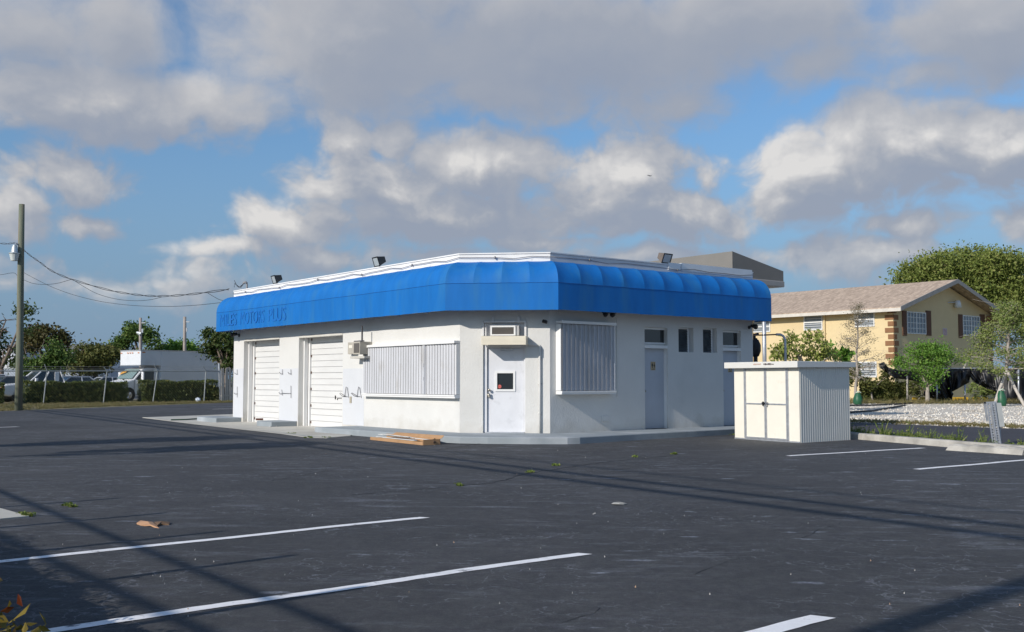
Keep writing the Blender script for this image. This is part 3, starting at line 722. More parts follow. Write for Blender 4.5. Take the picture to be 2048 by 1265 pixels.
# ---- front door in the chamfer
df = thing_ = MB(); x0, x1 = xat(FD, 975, 780, -.1), xat(FD, 1047.5, 780, -.1); zt = zat(FD, 1010, 697, -.1)
zw0, zw1, xw0, xw1 = zat(FD, 1010, 779.5, -.1), zat(FD, 1010, 746.5, -.1), xat(FD, 994, 760, -.1), xat(FD, 1027, 760, -.1)
fd = Fr(FD.p(0, -.10), FD.x, FD.y)
for (a, b, c, d) in ((x0, xw0, S + .02, zt), (xw1, x1, S + .02, zt), (xw0, xw1, S + .02, zw0), (xw0, xw1, zw1, zt)):
    df.quad(fd.p(a, 0, c), fd.p(b, 0, c), fd.p(b, 0, d), fd.p(a, 0, d))
do = df.build('entry_door', DOORP, bld)
mb = MB(); mb.box(fd, xw0 - .0, xw1, -.04, -.015, zw0, zw1); go_ = mb.build('window', GLASS, do)
mb = MB(); q = .045
for (a, b, c, d) in ((xw0 - q, xw0 + .005, zw0 - q, zw1 + q), (xw1 - .005, xw1 + q, zw0 - q, zw1 + q), (xw0 + .005, xw1 - .005, zw0 - q, zw0 + .005), (xw0 + .005, xw1 - .005, zw1 - .005, zw1 + q)):
    mb.box(fd, a, b, -.03, .022, c, d)
mb.build('window_frame', TRIMW, go_)
mb = MB(); cx, cz = xat(FD, 999, 773.5, -.1), zat(FD, 999, 773.5, -.1); mb.tube([fd.p(cx, -.014, cz), fd.p(cx, -.010, cz)], .045, 16)
mb.build('sticker', M('red_sticker', (.55, .12, .10), .5, var=.4, scale=60), go_)
mb = MB()
for v, r_ in ((780.5, .035), (793, .03)):
    if v > 790: mb.build('lock', M('brass_steel', (.45, .42, .36), .3, .8), do, smooth=True); mb = MB()
    c = fd.p(xat(FD, 979, v, -.1), 0, zat(FD, 979, v, -.1)); mb.tube([c, c + FD.y * .05], r_ * .55, 10); mb.ball(c + FD.y * .07, r_, r_, r_, 10)
c = fd.p(xat(FD, 979, 793, -.1), .05, zat(FD, 979, 791, -.1)); mb.box(Fr(c, FD.x, FD.y), -.045, .015, -.01, .03, -.035, .045)
mb.build('handle', M('brass_steel', (.45, .42, .36), .3, .8), do, smooth=True)
mb = MB()
mb.box(FD, DX0 + .003, x0 - .008, -.118, -.05, S + .002, zt + .07); mb.box(FD, x1 + .008, DX1 - .003, -.118, -.05, S + .002, zt + .07); mb.box(FD, x0 - .008, x1 + .008, -.118, -.05, zt + .008, zt + .07)
mb.build('door_frame', DOORP, do)
MB().box(FD, x0 - .02, x1 + .02, -.1, .03, S + .001, S + .022).build('threshold', GALV, do)
mb = MB(); a = fd.p(xat(FD, 1013, 699, -.1), .03, zat(FD, 1013, 699, -.1)); mb.box(Fr(a, FD.x, FD.y), -.14, .16, -.02, .04, -.03, .02); mb.build('door_closer', GALV, do)
# transom panel behind the air conditioner
MB().box(FD, DX0 + .003, DX1 - .003, -.118, -.09, zt + .072, DZ - .003).build('transom_panel', DOORP, bld)
mb = MB()
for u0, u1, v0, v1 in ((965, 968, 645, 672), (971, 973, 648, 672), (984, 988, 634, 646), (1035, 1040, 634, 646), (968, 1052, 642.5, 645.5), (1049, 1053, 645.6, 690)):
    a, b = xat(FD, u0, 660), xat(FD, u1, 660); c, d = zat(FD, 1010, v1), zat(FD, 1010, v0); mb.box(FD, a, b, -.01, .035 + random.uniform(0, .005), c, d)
mb.build('trim', M('trim_soft_white', (.72, .72, .72), .6), bld)  # even white, a little greyer than the other trim
mb = MB(); xp = xat(FD, 1080, 780); mb.tube([FD.p(xat(FD, 1056, 690), .05, zat(FD, 1056, 690.5)), FD.p(xp - .02, .05, zat(FD, 1078, 690.5)), FD.p(xp, .05, zat(FD, 1080, 693)), FD.p(xp, .05, 1.2), FD.p(xp, .05, S)], .022, 8)
for zz in (.6, 1.3, 1.9): mb.box(FD, xp - .04, xp + .04, .002, .03, zz, zz + .04)
mb.build('pipe', WHITE, bld, smooth=True)
# ---- restroom doors, transoms, jalousie windows
def restroom(h, uL, uR, vt, vb, vd):
    x0, x1, z0, z1, d = h; fr = Fr(FR.p(0, -d + .02), FR.x, FR.y)
    xa, xb = x0, xat(FR, uR, 780, -d); zd = zat(FR, uL, vd, 0)
    dd = MB().box(fr, xa + .002, xb, -.03, 0, S + .005, zd).build('restroom_door', DOORG, bld)
    mb = MB(); mb.box(fr, xb + .002, x1 - .002, -.018, .05, S + .002, zd + .0); mb.box(fr, xb + .055, x1 - .003, .051, .09, S + .002, zd + .0); mb.build('door_frame', TRIMW, dd)
    mb = MB(); c = fr.p(xa + .09, 0, 1.12); mb.tube([c, c + FR.y * .05], .014, 8); mb.ball(c + FR.y * .06, .03, .03, .03, 8); mb.build('handle', M('brass_steel', (.4, .4, .4)), dd, smooth=True)
    # transom
    mb = MB(); mb.box(fr, x0 + .002, x1 - .002, -.018, .14, zd + .005, zd + .085)
    f = .05; zb = zd + .12
    mb.box(fr, x0 + .003, x0 + f, -.018, .06, zb, z1 - .003); mb.box(fr, xb + .03, xb + .03 + f, -.018, .06, zb, z1 - .003)
    mb.box(fr, x0 + f, xb + .03, -.018, .06, zb, zb + f * .8); mb.box(fr, x0 + f, xb + .03, -.018, .06, z1 - f, z1 - .003)
    mb.box(fr, x0 + .003, x1 - .003, -.018, .01, zd + .086, zb - .001)
    mb.box(fr, xb + .031 + f, x1 - .003, -.018, .0, zb, z1 - .003)
    tr = mb.build('transom_window', TRIMW, bld)
    MB().box(fr, x0 + f, xb + .03, -.015, .01, zb + f * .8, z1 - f).build('pane', GLASS, tr)
    return zd
restroom(r1, 1290, 1329, 659, 684, 697)
restroom(r2, 1447, 1477, 664, 688, 702)
for h in (w1, w2):
    x0, x1, z0, z1, d = h; fr = Fr(FR.p(0, -d), FR.x, FR.y); xb = x1 - .14
    mb = MB(); mb.box(fr, x0, x1, 0, .015, z0, z1, 1)
    mb.box(fr, xb, xb + .035, .016, .08, z0 + .002, z1 - .002); mb.box(fr, x0 + .002, xb, .016, .06, z1 - .035, z1 - .002)
    f = mb.build('jalousie_window', [TRIMW, M('reveal_grey', (.6, .6, .6), .8)], bld)  # second material: even grey plate at the back of the reveal
    mb = MB(); n = 9
    for k in range(n):
        za = z0 + (z1 - z0 - .05) * k / n; zb = za + (z1 - z0) / n * 1.02
        mb.add([fr.p(x0 + .003, .085, za + .004), fr.p(xb - .002, .085, za + .004), fr.p(xb - .002, .05, zb), fr.p(x0 + .003, .05, zb), fr.p(x0 + .003, .079, za), fr.p(xb - .002, .079, za), fr.p(xb - .002, .044, zb - .004), fr.p(x0 + .003, .044, zb - .004)],
               [(0, 1, 2, 3), (7, 6, 5, 4), (0, 4, 5, 1), (2, 6, 7, 3)])
    mb.build('louvres', M('smoked_louvre', (.07, .08, .085), .25, var=.4, scale=5, spec=.7), f)
# vent plate and a vertical strip on the right wall
x, z = FR.px(1210, 837.5); MB().box(FR, x - .11, x + .11, 0, .03, z - .065, z + .065).build('vent_cover', WHITE, bld, bevel=.006)
x = xat(FR, 1233, 700); MB().box(FR, x + .0, x + .03, -.01, .018, 1.0, 2.95).build('trim', WHITE, bld)
# restroom signs
def rsign(u, v, h, label):
    d = h[4] - .02; fr = Fr(FR.p(0, -d + .002), FR.x, FR.y); x, z = fr.px(u, v)
    t = thing('restroom_sign', label, 'sign', fr.p(x, 0, z))
    MB().box(fr, x - .085, x + .085, 0, .008, z - .11, z + .11).build('plate', M('tan_plate', (.46, .36, .22), .5, var=.08), t)
    mb = MB(); f2 = Fr(fr.p(0, .009), fr.x, fr.y)
    for s in (-1, 1):
        cx = x + s * .036
        mb.quad(*[f2.p(cx + .015 * math.cos(a), 0, z + .075 + .015 * math.sin(a)) for a in [i * math.pi / 5 for i in range(10)]])
        if s < 0: mb.quad(f2.p(cx - .026, 0, z + .055), f2.p(cx - .026, 0, z), f2.p(cx - .014, 0, z - .005), f2.p(cx - .014, 0, z - .05), f2.p(cx + .014, 0, z - .05), f2.p(cx + .014, 0, z - .005), f2.p(cx + .026, 0, z), f2.p(cx + .026, 0, z + .055))
        else: mb.quad(f2.p(cx - .012, 0, z + .055), f2.p(cx - .03, 0, z - .008), f2.p(cx - .011, 0, z - .01), f2.p(cx - .011, 0, z - .05), f2.p(cx + .011, 0, z - .05), f2.p(cx + .011, 0, z - .01), f2.p(cx + .03, 0, z - .008), f2.p(cx + .012, 0, z + .055))
    for k in range(2): mb.box(f2, x - .055, x + .055, 0, .001, z - .078 - k * .016, z - .070 - k * .016)
    mb.build('pictograms', BLACKM, t)
rsign(1306, 732.5, r1, 'tan restroom sign with two black figures on the door nearest the tall shutter')
rsign(1460, 737, r2, 'tan restroom sign on the far door, half hidden behind the cream shed')
# ---- air conditioners
x0, x1 = xat(FD, 981, 660, .2), xat(FD, 1036, 660, .2); z0, z1 = zat(FD, 1010, 671.5, .2), zat(FD, 1010, 651.5, .2)
ac = thing('window_air_conditioner', 'window air conditioner with white framed grille above the entry door', 'air conditioner', FD.p((x0 + x1) / 2, .1, z0))
MB().box(FD, x0 - .02, x1 + .02, -.085, .17, z0, z1).build('casing', M('ac_casing', (.42, .42, .42), .5), ac)
mb = MB()
for (a, b, c, d) in ((x0, x1 - .06, z1 - .04, z1), (x0, x1 - .06, z0, z0 + .03), (x0, x0 + .035, z0 + .03, z1 - .04), (x1 - .1, x1 - .06, z0 + .03, z1 - .04)): mb.box(FD, a, b, .171, .20, c, d)
mb.build('front_frame', TRIMW, ac)
mb = MB()
for k in range(16): zz = z0 + .032 + (z1 - z0 - .075) * k / 16; mb.box(FD, x0 + .035, x1 - .1, .171, .185, zz, zz + .007)
mb.box(FD, x0 + .035, x1 - .1, .171, .173, z0 + .03, z1 - .04)
mb.build('grille', M('ac_grille', (.12, .11, .10), .6), ac)
x0, x1 = xat(FD, 962.5, 680, .45), xat(FD, 1051.5, 680, .45); z0, z1 = zat(FD, 1010, 690, .45), zat(FD, 1010, 672.5, .45)
cv = thing('metal_door_hood', 'cream metal hood under the air conditioner over the entry door', 'door hood', FD.p((x0 + x1) / 2, 0, z0))
mb = MB(); mb.box(FD, x0, x1, .44, .455, z0, z1); mb.box(FD, x0, x0 + .015, .003, .44, z0, z1); mb.box(FD, x1 - .015, x1, .003, .44, z0, z1); mb.box(FD, x0 + .015, x1 - .015, .003, .44, z1 - .03, z1 - .018)
mb.build('shell', M('cream_metal', (.76, .70, .56), .5, var=.05, c2=(.55, .45, .3), c2scale=3, c2lo=.64, c2hi=.75), cv)
mb = MB()
for k in range(6): zz = z0 + .02 + k * .028; mb.box(FD, x0 + .01, x1 - .02, .456, .459, zz, zz + .004)
mb.build('ribs', CREAM, cv)
xa, xb = xat(FL, 711.5, 696, .3), xat(FL, 725, 696, .3); z0, z1 = zat(FL, 718, 709, .3), zat(FL, 718, 684, .3)
ac2 = thing('window_air_conditioner', 'small beige air conditioner sticking out of the wall beside the wide shutter', 'air conditioner', FL.p((xa + xb) / 2, .1, z0))
MB().box(FL, xb, xa - .0, -.05, .38, z0, z1).build('casing', M('ac_beige', (.46, .43, .37), .6, var=.08), ac2) if xb < xa else MB().box(FL, xa, xb, -.05, .38, z0, z1).build('casing', M('ac_beige', (.46, .43, .37), .6, var=.08), ac2)
mn, mx_ = min(xa, xb), max(xa, xb)
mb = MB(); mb.box(FL, mn + .03, mx_ - .05, .381, .39, z0 + .04, z1 - .04)
mb.build('grille', M('ac_grille', (.1, .1, .1)), ac2)
mb = MB(); mb.box(FL, mn - .02, mn + .02, .30, .33, z1, z1 + .42); mb.box(FL, mn - .1, mx_, .30, .36, z1 + .001, z1 + .03); mb.build('support_bracket', HK, ac2)
MB().box(FL, mn - .1, mx_ + .3, .0, .30, z0 - .11, z0 - .05).build('shelf', WHITE, ac2)
xa, xb = sorted((xat(FL, 695.5, 696, .12), xat(FL, 709.5, 696, .12))); z0, z1 = zat(FL, 702, 708.5, .12), zat(FL, 702, 685, .12)
eb = thing('electric_box', 'beige electric box with paper label left of the small air conditioner', 'electric box', FL.p(xa, 0, z0))
MB().box(FL, xa, xb, .0, .12, z0, z1).build('box_body', M('ac_beige', (.46, .43, .37)), eb, bevel=.01)
MB().box(FL, xb - .25, xb - .07, .121, .123, z1 - .16, z1 - .08).build('paper_label', CREAM, eb)
# ---- floodlights on the parapet
def flood(seg, u, v, tilt, yaw, label):
    fr = (FL, FD, FR)[seg]; x, z = fr.px(u, v, .02); base = fr.p(x, -.02, PT)
    t = thing('floodlight', label, 'floodlight', base, 'floodlights along the roof edge')
    mb = MB(); mb.box(Fr(base, fr.x, fr.y), -.05, .05, -.05, .05, -.10, -.0); mb.tube([base + Vector((0, 0, -.02)), base + Vector((0, 0, .06))], .022, 8)
    mb.build('mount', GALV, t)
    # head
    X = Vector((math.cos(yaw), math.sin(yaw), 0)); Yv = Vector((-math.sin(yaw), math.cos(yaw), 0)) # X = facing
    f = (X * math.cos(tilt) + Vector((0, 0, 1)) * math.sin(tilt)).normalized(); upv = Yv.cross(f) * -1
    if upv.z < 0: upv = -upv
    h = Fr(base + Vector((0, 0, .17)), f, Yv, upv); s = .17
    mb = MB(); b0 = [h.p(-.13, a, b) for a, b in ((-.10, -.07), (.10, -.07), (.10, .08), (-.10, .08))]; b1 = [h.p(.11, a, b) for a, b in ((-.17, -.13), (.17, -.13), (.17, .13), (-.17, .13))]
    mb.add(b0 + b1, [(0, 1, 2, 3), (7, 6, 5, 4), (0, 4, 5, 1), (1, 5, 6, 2), (2, 6, 7, 3), (3, 7, 4, 0)])
    mb.build('lamp_housing', M('floodlight_dark', (.06, .055, .05), .5) if seg != 2 else M('floodlight_bronze', (.16, .13, .11), .5), t, bevel=.012)
    mb = MB(); mb.box(h, .112, .118, -.145, .145, -.108, .108); mb.build('lens', M('lamp_glass', (.45, .5, .52), .15, spec=.8), t)
    mb = MB()
    for (a, b, c, d) in ((-.175, -.145, -.135, .135), (.145, .175, -.135, .135), (-.145, .145, -.135, -.108), (-.145, .145, .108, .135)): mb.box(h, .111, .125, a, b, c, d)
    mb.build('lens_rim', BLACKM, t)
flood(0, 552, 570, R(-18), R(212), 'dark floodlight tilted left near the far end of the roof edge')
flood(0, 757, 535, R(-18), R(212), 'dark floodlight above the small air conditioner on the roof edge')
flood(2, 1330, 525, R(-22), R(-48), 'bronze floodlight facing right above the restroom windows')
# ---- small fittings
def small_lamp(fr, u, v, label, s=1):
    x, z = fr.px(u, v, .1); p = fr.p(x, 0, z); t = thing('wall_lamp', label, 'lamp', p)
    mb = MB(); mb.tube([p, p + fr.y * .03], .05 * s, 10); mb.tube([p + fr.y * .03, p + fr.y * .12 + Vector((0, 0, .03))], .015, 6); mb.build('mount', BLACKM, t)
    mb = MB(); mb.tube([p + fr.y * .08 + Vector((0, 0, .05)), p + fr.y * .26 * s + Vector((0, 0, .0))], .035 * s, 10, .075 * s); mb.build('lamp_shade', BLACKM, t, smooth=True)
small_lamp(FR, 1503.5, 655, 'small black wall lamp at the right end of the restroom wall')
small_lamp(FL, 473, 671, 'small black wall lamp by the far bay at the left end of the building', 1.1)
x, z = FD.px(1090, 643.5, .05); p = FD.p(x, 0, z); cm = thing('security_camera', 'small black camera on the wall right of the air conditioner', 'camera', p)
mb = MB(); mb.tube([p, p + FD.y * .1], .02, 8); mb.build('mount', BLACKM, cm)
mb = MB(); mb.tube([p + FD.y * .1 + Vector((-.05, 0, .01)), p + FD.y * .14 + Vector((.05, 0, -.02))], .042, 12); mb.build('camera_body', BLACKM, cm)
x, z = FR.px(1218, 628.5, .3); p = FR.p(x, .3, z); nb = thing('ceiling_lamp', 'black twin lamp hanging under the awning above the tall shutter', 'lamp', p)
mb = MB(); mb.box(Fr(p, FR.x, FR.y), -.2, .2, -.05, .05, .02, .09); mb.build('mount', BLACKM, nb)
for s in (-.12, .12):
    mb = MB(); mb.ball(p + FR.x * s + Vector((0, 0, -.0)), .07, .07, .08, 10, jit=.1); mb.build('lamp_head', BLACKM, nb)
# ---- service mast
p = FL.p(LL - .3, -.3, PT); ms = thing('service_mast', 'short service mast with cable ends on the far roof corner', 'mast', p)
mb = MB(); mb.tube([p + Vector((0, 0, -.2)), p + Vector((0, 0, .24))], .035, 8); mb.tube([p + Vector((0, 0, .24)), p + Vector((-.04, 0, .29)), p + Vector((-.1, 0, .28)), p + Vector((-.12, 0, .23))], .04, 8)
mb.build('pipe', M('mast_grey', (.25, .25, .26), .6), ms, smooth=True)
mb = MB()
for k in range(3):
    a = p + Vector((-.12, 0, .23)); mb.tube([a, a + Vector((-.08 - .04 * k, 0, -.12)), a + Vector((-.2 - .04 * k, -.05, -.08 + .06 * k)), a + Vector((-.30, -.05, .12 - .12 * k))], .009, 5)
mb.build('cable_loop', CABLE, ms, smooth=True)
# ================================================================ foliage builders
LEAFP = {}
def leaf_add(mb, p, s, m=0, flat=0.):
    """one pointed leaf, two triangles folded along the rib"""
    d = Vector((random.gauss(0, 1), random.gauss(0, 1), random.gauss(0, 1) * (1 - flat))).normalized()
    e = d.cross(Vector((random.gauss(0, 1), random.gauss(0, 1), random.gauss(0, 1)))).normalized()
    a = p - d * s; b = p + d * s; w = s * random.uniform(.38, .6); n = d.cross(e) * s * .18
    k = len(mb.v); mb.v += [tuple(a), tuple(p + e * w + n), tuple(b), tuple(p - e * w + n)]
    mb.f += [(k, k + 1, k + 2), (k, k + 2, k + 3)]; mb.m += [m, m]
GAP = [-.16]
def crown(mb, blobs, n, leaf, per=14, clr=.5, shell=.45, m=0):
    """leaves in clumps spread through ellipsoids; returns clump centres"""
    tot = sum((b[3] * b[4] * b[5]) ** (2 / 3) for b in blobs); cs = []
    for b in blobs:
        nb = int(n * (b[3] * b[4] * b[5]) ** (2 / 3) / tot / per) + 1
        for _ in range(nb):
            while 1:
                q = Vector((random.uniform(-1, 1), random.uniform(-1, 1), random.uniform(-1, 1)))
                if q.length < 1: break
            r = q.length; q = q.normalized() * (r ** shell) * random.uniform(.85, 1.08)
            c = Vector((b[0] + q.x * b[3], b[1] + q.y * b[4], b[2] + q.z * b[5])); cs.append(c)
            R_ = clr * random.uniform(.5, 1.3)
            if noise.noise(c * (.55 / max(clr, .3)) * .5 + Vector((7, 3, 1))) < GAP[0]: continue
            for _ in range(per):
                p = c + Vector((random.gauss(0, .5), random.gauss(0, .5), random.gauss(0, .38))) * R_
                leaf_add(mb, p, leaf * random.uniform(.6, 1.25), m)
    return cs
def limb(mb, a, b, r0, r1, bend=.12, n=5):
    a = Vector(a); b = Vector(b); L_ = (b - a).length; k = Vector((random.uniform(-1, 1), random.uniform(-1, 1), random.uniform(-.3, .6))) * L_ * bend
    pts = [a.lerp(b, i / n) + k * math.sin(math.pi * i / n) for i in range(n + 1)]
    mb.tube(pts, r0, 7, r1); return pts
def tree(name, label, base, blobs, n, leaf, lm, bark=None, r=.2, fork=.35, clr=.5, per=14, twigs=30, group=None, shell=.45, lean=(0, 0)):
    base = Vector(base); bark = bark or BARK
    t = thing(name, label, 'tree', base, group)
    W = [(b[0], b[1], b[2], b[3], b[4], b[5]) for b in blobs]
    cx = sum(b[0] * b[3] for b in W) / sum(b[3] for b in W); cy = sum(b[1] * b[3] for b in W) / sum(b[3] for b in W)
    zlo = min(b[2] - b[5] for b in W); ztop = max(b[2] for b in W)
    mb = MB(); cs = crown(mb, W, n, leaf, per, clr, shell); mb.build('crown', lm, t)
    mb = MB(); fk = base + Vector(((cx - base.x) * .3 + lean[0], (cy - base.y) * .3 + lean[1], max(zlo, .4) * .7 + ztop * .3 * fork))
    mb.tube([base - Vector((0, 0, .1)), base.lerp(fk, .3) + Vector((r * .2, 0, 0)), base.lerp(fk, .7), fk], r * 1.15, 9, r * .75)
    ends = []
    for b in W:
        c = Vector((b[0], b[1], b[2] + b[5] * .2)); pts = limb(mb, fk, c, r * .55, r * .16, .12); ends += pts[2:]
    if ends:
        for c in random.sample(cs, min(twigs, len(cs))):
            e = min(ends, key=lambda q: (q - c).length); limb(mb, e, c, r * .14, r * .05, .1, 3)
    mb.build('trunk', bark, t, smooth=True)
    return t
def bp(u, v, Y, ru, rv, rd=None):
    """blob seen at pixel (u, v) standing at distance Y, radii given in photo pixels"""
    p = at(u, v, Y); k = Y / F; return (p.x, p.y, p.z, ru * k, (rd if rd else (ru + rv) / 2) * k, rv * k)
L_GREEN = leafmat('leaf_green', (.06, .12, .025), (.12, .19, .04), (.19, .22, .06))
L_BRIGHT = leafmat('leaf_bright_green', (.09, .20, .03), (.17, .32, .05), (.26, .36, .08))
L_BIG2 = leafmat('leaf_yellowish', (.20, .25, .05), (.34, .37, .10), (.42, .38, .16))
L_OLIVE = leafmat('leaf_olive', (.08, .10, .025), (.16, .17, .05), (.21, .18, .06))
L_DARK = leafmat('leaf_dark', (.04, .075, .02), (.085, .12, .03), (.14, .14, .05))
L_BIG = leafmat('leaf_yellow_green', (.13, .18, .035), (.24, .28, .07), (.33, .32, .11))
L_RED = leafmat('leaf_reddish', (.07, .06, .02), (.10, .10, .03), (.13, .07, .03))
L_DRY = leafmat('leaf_dry', (.20, .17, .11), (.26, .22, .14), (.12, .13, .05))
L_HEDGE = leafmat('leaf_hedge', (.05, .08, .018), (.12, .145, .03), (.24, .23, .06))
L_PINE = leafmat('leaf_feathery', (.15, .21, .05), (.25, .30, .09), (.33, .30, .14))
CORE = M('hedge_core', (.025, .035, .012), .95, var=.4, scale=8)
def hedge(name, label, P0, P1, w, h, n, leaf, group=None, lm=None, gaps=()):
    """clipped hedge between two ground points"""
    fr = Fr(P0, (P1 - P0)); L_ = (P1 - P0).length; t = MB()
    k = max(3, int(L_ / .5)); rows = []
    for i in range(k + 1):
        x = L_ * i / k; j = lambda: random.uniform(-.05, .05); hh = h * .90 * (1 if 0 < i < k else .8)
        rows.append([fr.p(x, -w * .40 + j(), 0), fr.p(x, -w * .38 + j(), hh * .9 + j()), fr.p(x, -w * .2, hh + j()), fr.p(x, w * .2, hh + j()), fr.p(x, w * .38 + j(), hh * .9 + j()), fr.p(x, w * .40 + j(), 0)])
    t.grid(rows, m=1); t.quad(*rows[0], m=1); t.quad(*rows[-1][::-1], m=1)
    for _ in range(n):
        x = random.uniform(-.05, L_ + .05); side = random.random(); wob = .05 * math.sin(x * 1.9) + .04 * math.sin(x * 4.3 + 1)
        if side < .42: p = fr.p(x, -w / 2 * random.uniform(.8, 1.1), random.uniform(.02, 1) * h)
        elif side < .62: p = fr.p(x, w / 2 * random.uniform(.8, 1.1), random.uniform(.02, 1) * h)
        elif side < .93: p = fr.p(x, random.uniform(-w / 2, w / 2), h * random.uniform(.92, 1.02) + wob)
        else: p = fr.p(x if random.random() < .6 else random.choice((0, L_)), random.uniform(-w / 2, w / 2), h * random.uniform(.1, 1.1) + wob)
        leaf_add(t, p, leaf * random.uniform(.6, 1.3))
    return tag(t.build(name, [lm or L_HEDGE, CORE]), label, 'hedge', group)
# ================================================================ garden shed
sA = G(1470, 877.5); sB = G(1600, 886.5); sC = G(1694, 880)
zt = at(1601, 729, sB.y).z - .0
fS = Fr(sB, (sA - sB)); wS = (sA - sB).length
if fS.y.dot(Vector((0, -1, 0))) < 0: fS.y = -fS.y
fT = Fr(sB, (math.sin(R(51.6)), math.cos(R(51.6)), 0)); lS = (sC - sB).length
if fT.y.dot(Vector((0, -1, 0))) < 0: fT.y = -fT.y
shed = thing('storage_shed', 'cream metal storage shed with double doors and ribbed side', 'shed', sB + (sA - sB) * .5)
SH = M('shed_cream', (.80, .765, .67), .45, var=.04, scale=2, c2=(.62, .56, .45), c2scale=2.4, c2lo=.62, c2hi=.78)
SHS = M('shed_ribbed', (.72, .70, .64), .5, var=.05, scale=2)
SHF = M('shed_fascia', (.62, .62, .60), .45, .1, var=.05)
d0_, d1_ = xat(fS, 1575.5, 800), xat(fS, 1491, 800); dm = xat(fS, 1532, 800); zd = at(1530, 734, sB.y + .5).z
mb = MB(); mb.box(fS, 0, d0_, -.03, 0, .0, zt); mb.box(fS, d1_, wS, -.03, 0, 0, zt); mb.box(fS, d0_, d1_, -.03, 0, zd, zt); mb.build('front_panel', SH, shed)
def ribbed(fr, L_, z0, z1, n, y=0, inv=1):
    r = MB(); P = []
    for i in range(n):
        a = L_ * i / n; w = L_ / n; P += [(a, 0), (a + w * .3, .0), (a + w * .5, .010), (a + w * .8, .010)]
    P.append((L_, 0)); rows = [[fr.p(x, y + q, z) for x, q in P] for z in (z0, z1)]; r.grid(rows); return r
ribbed(fT, lS, 0, zt, 23, .0).build('side_panel', SHS, shed)
fT2 = Fr(sA, fT.x, -fT.y); ribbed(fT2, lS, 0, zt, 17).build('side_panel', SHS, shed)
fS2 = Fr(sB + fT.x * lS, fS.x, -fS.y); ribbed(fS2, wS, 0, zt, 17).build('back_panel', SHS, shed)
for a, b, hx in ((d0_ + .003, dm - .002, dm - .06), (dm + .002, d1_ - .003, dm + .05)):
    mb = MB(); mb.box(fS, a, b, -.02, .006, .04, zd - .01); d = mb.build('door', SH, shed)
    mb = MB(); q = .035
    mb.box(fS, a, a + q, .0065, .024, .04, zd - .01); mb.box(fS, b - q, b, .0065, .024, .04, zd - .01)
    for z_ in (.04, zd * .5 - .02, zd - .045): mb.box(fS, a + q, b - q, .0065, .02, z_, z_ + .032)
    mb.build('door_rail', GALV, d)
    mb = MB(); zz = zd * .5; mb.box(fS, hx - .05, hx + .05, .021, .045, zz - .012, zz + .03); mb.box(fS, hx - .01, hx + .015, .03, .06, zz - .05, zz + .05); mb.build('handle', BLACKM if hx > dm else CHROME, d)
mb = MB(); mb.box(fS, d0_, d1_, -.03, .03, .0, .035); mb.box(fS, 0, d0_ - .002, -.01, .012, 0, .03); mb.box(fS, d1_ + .002, wS, -.01, .012, 0, .03); mb.box(fS, d0_ - .035, d0_, .0, .02, .04, zd); mb.box(fS, d1_, d1_ + .035, .0, .02, .04, zd); mb.build('door_track', GALV, shed)
# roof: a low box with a fascia all round
Fx = Fr(sB, fS.x, fS.y); ov = .20; ov2 = .07
def srf(x, y, z): return fS.p(x, 0, 0) + fT.x * y + Vector((0, 0, z))
q = [(-ov2 - .02, -.16), (wS + ov, -.16), (wS + ov, lS + .16), (-ov2 - .02, lS + .16)]
zb = zt - .075; zu = zt + .07
mb = MB(); P = [srf(a, b, zb + (0 if b < 0 else .02)) for a, b in q] + [srf(a, b, zu) for a, b in q]
mb.add(P, [(0, 1, 5, 4), (4, 5, 6, 7), (3, 2, 1, 0), (1, 2, 6, 5), (2, 3, 7, 6), (3, 0, 4, 7)]); mb.build('roof', M('shed_roof', (.74, .73, .69), .45, .1, var=.04, c2=(.6, .58, .5), c2scale=3, c2lo=.6, c2hi=.75), shed, bevel=.01)
mb = MB()
for (u, w_, h_, mm_) in ((1546, .16, .02, 0), (1523, .12, .016, 1)):
    x = xat(fS, u, 728); cx = srf(x, -.166, zt + .012); f_ = Fr(cx, fS.x, fS.y)
    for k in range(7): mb.box(f_, -w_ + k * w_ * .3, -w_ + k * w_ * .3 + w_ * .22, 0, .003, -h_ * random.uniform(.3, 1), h_ * random.uniform(.3, 1.3), mm_)
    mb.build('worn_emblem', [M('dark_decal', (.08, .06, .07), .6), M('faded_red_decal', (.6, .42, .34), .6)], shed); mb = MB()
# ================================================================ grey canopy behind
K = Vector((7.65, 36.0, 0)); cL = Fr(K, FL.x, FL.y); cR = Fr(K, FR.x, FR.y)
CG = M('canopy_grey', (.205, .195, .18), .75, var=.05, scale=1.5, bump=.1, bscale=10); CGL = M('canopy_band', (.33, .32, .31), .6, var=.08)
can = thing('station_canopy', 'grey gabled canopy on a steel post behind the blue awning', 'canopy', K)
zk = at(1467, 503, 36.0).z
xr = cR.px(1567, 560)[0]; zrt = cR.px(1567, 543)[1]; zrb = cR.px(1567, 575)[1]; zbt = cR.px(1567, 563)[1]
DPT = 7.0
mb = MB(); top0 = K + Vector((0, 0, zk)); top1 = K + cR.x * xr + Vector((0, 0, zrt))
bl0 = K + Vector((0, 0, zbt)); bl1 = K + cR.x * xr + Vector((0, 0, zbt)); V = cL.x * DPT
P = [bl0, bl1, top1, top0] + [p + V for p in (bl0, bl1, top1, top0)]
mb.add(P, [(0, 1, 2, 3), (7, 6, 5, 4), (1, 5, 6, 2), (2, 6, 7, 3), (3, 7, 4, 0), (4, 5, 1, 0)]); mb.build('roof', CG, can)
mb = MB(); P = [K + cR.x * -.03 + cR.y * .03 + Vector((0, 0, zrb)), K + cR.x * (xr + .03) + cR.y * .03 + Vector((0, 0, zrb))]
P = P + [p + Vector((0, 0, zbt - zrb - .003)) for p in P[::-1]]; mb.prism(P, V); mb.build('fascia_band', CGL, can, bevel=.03)
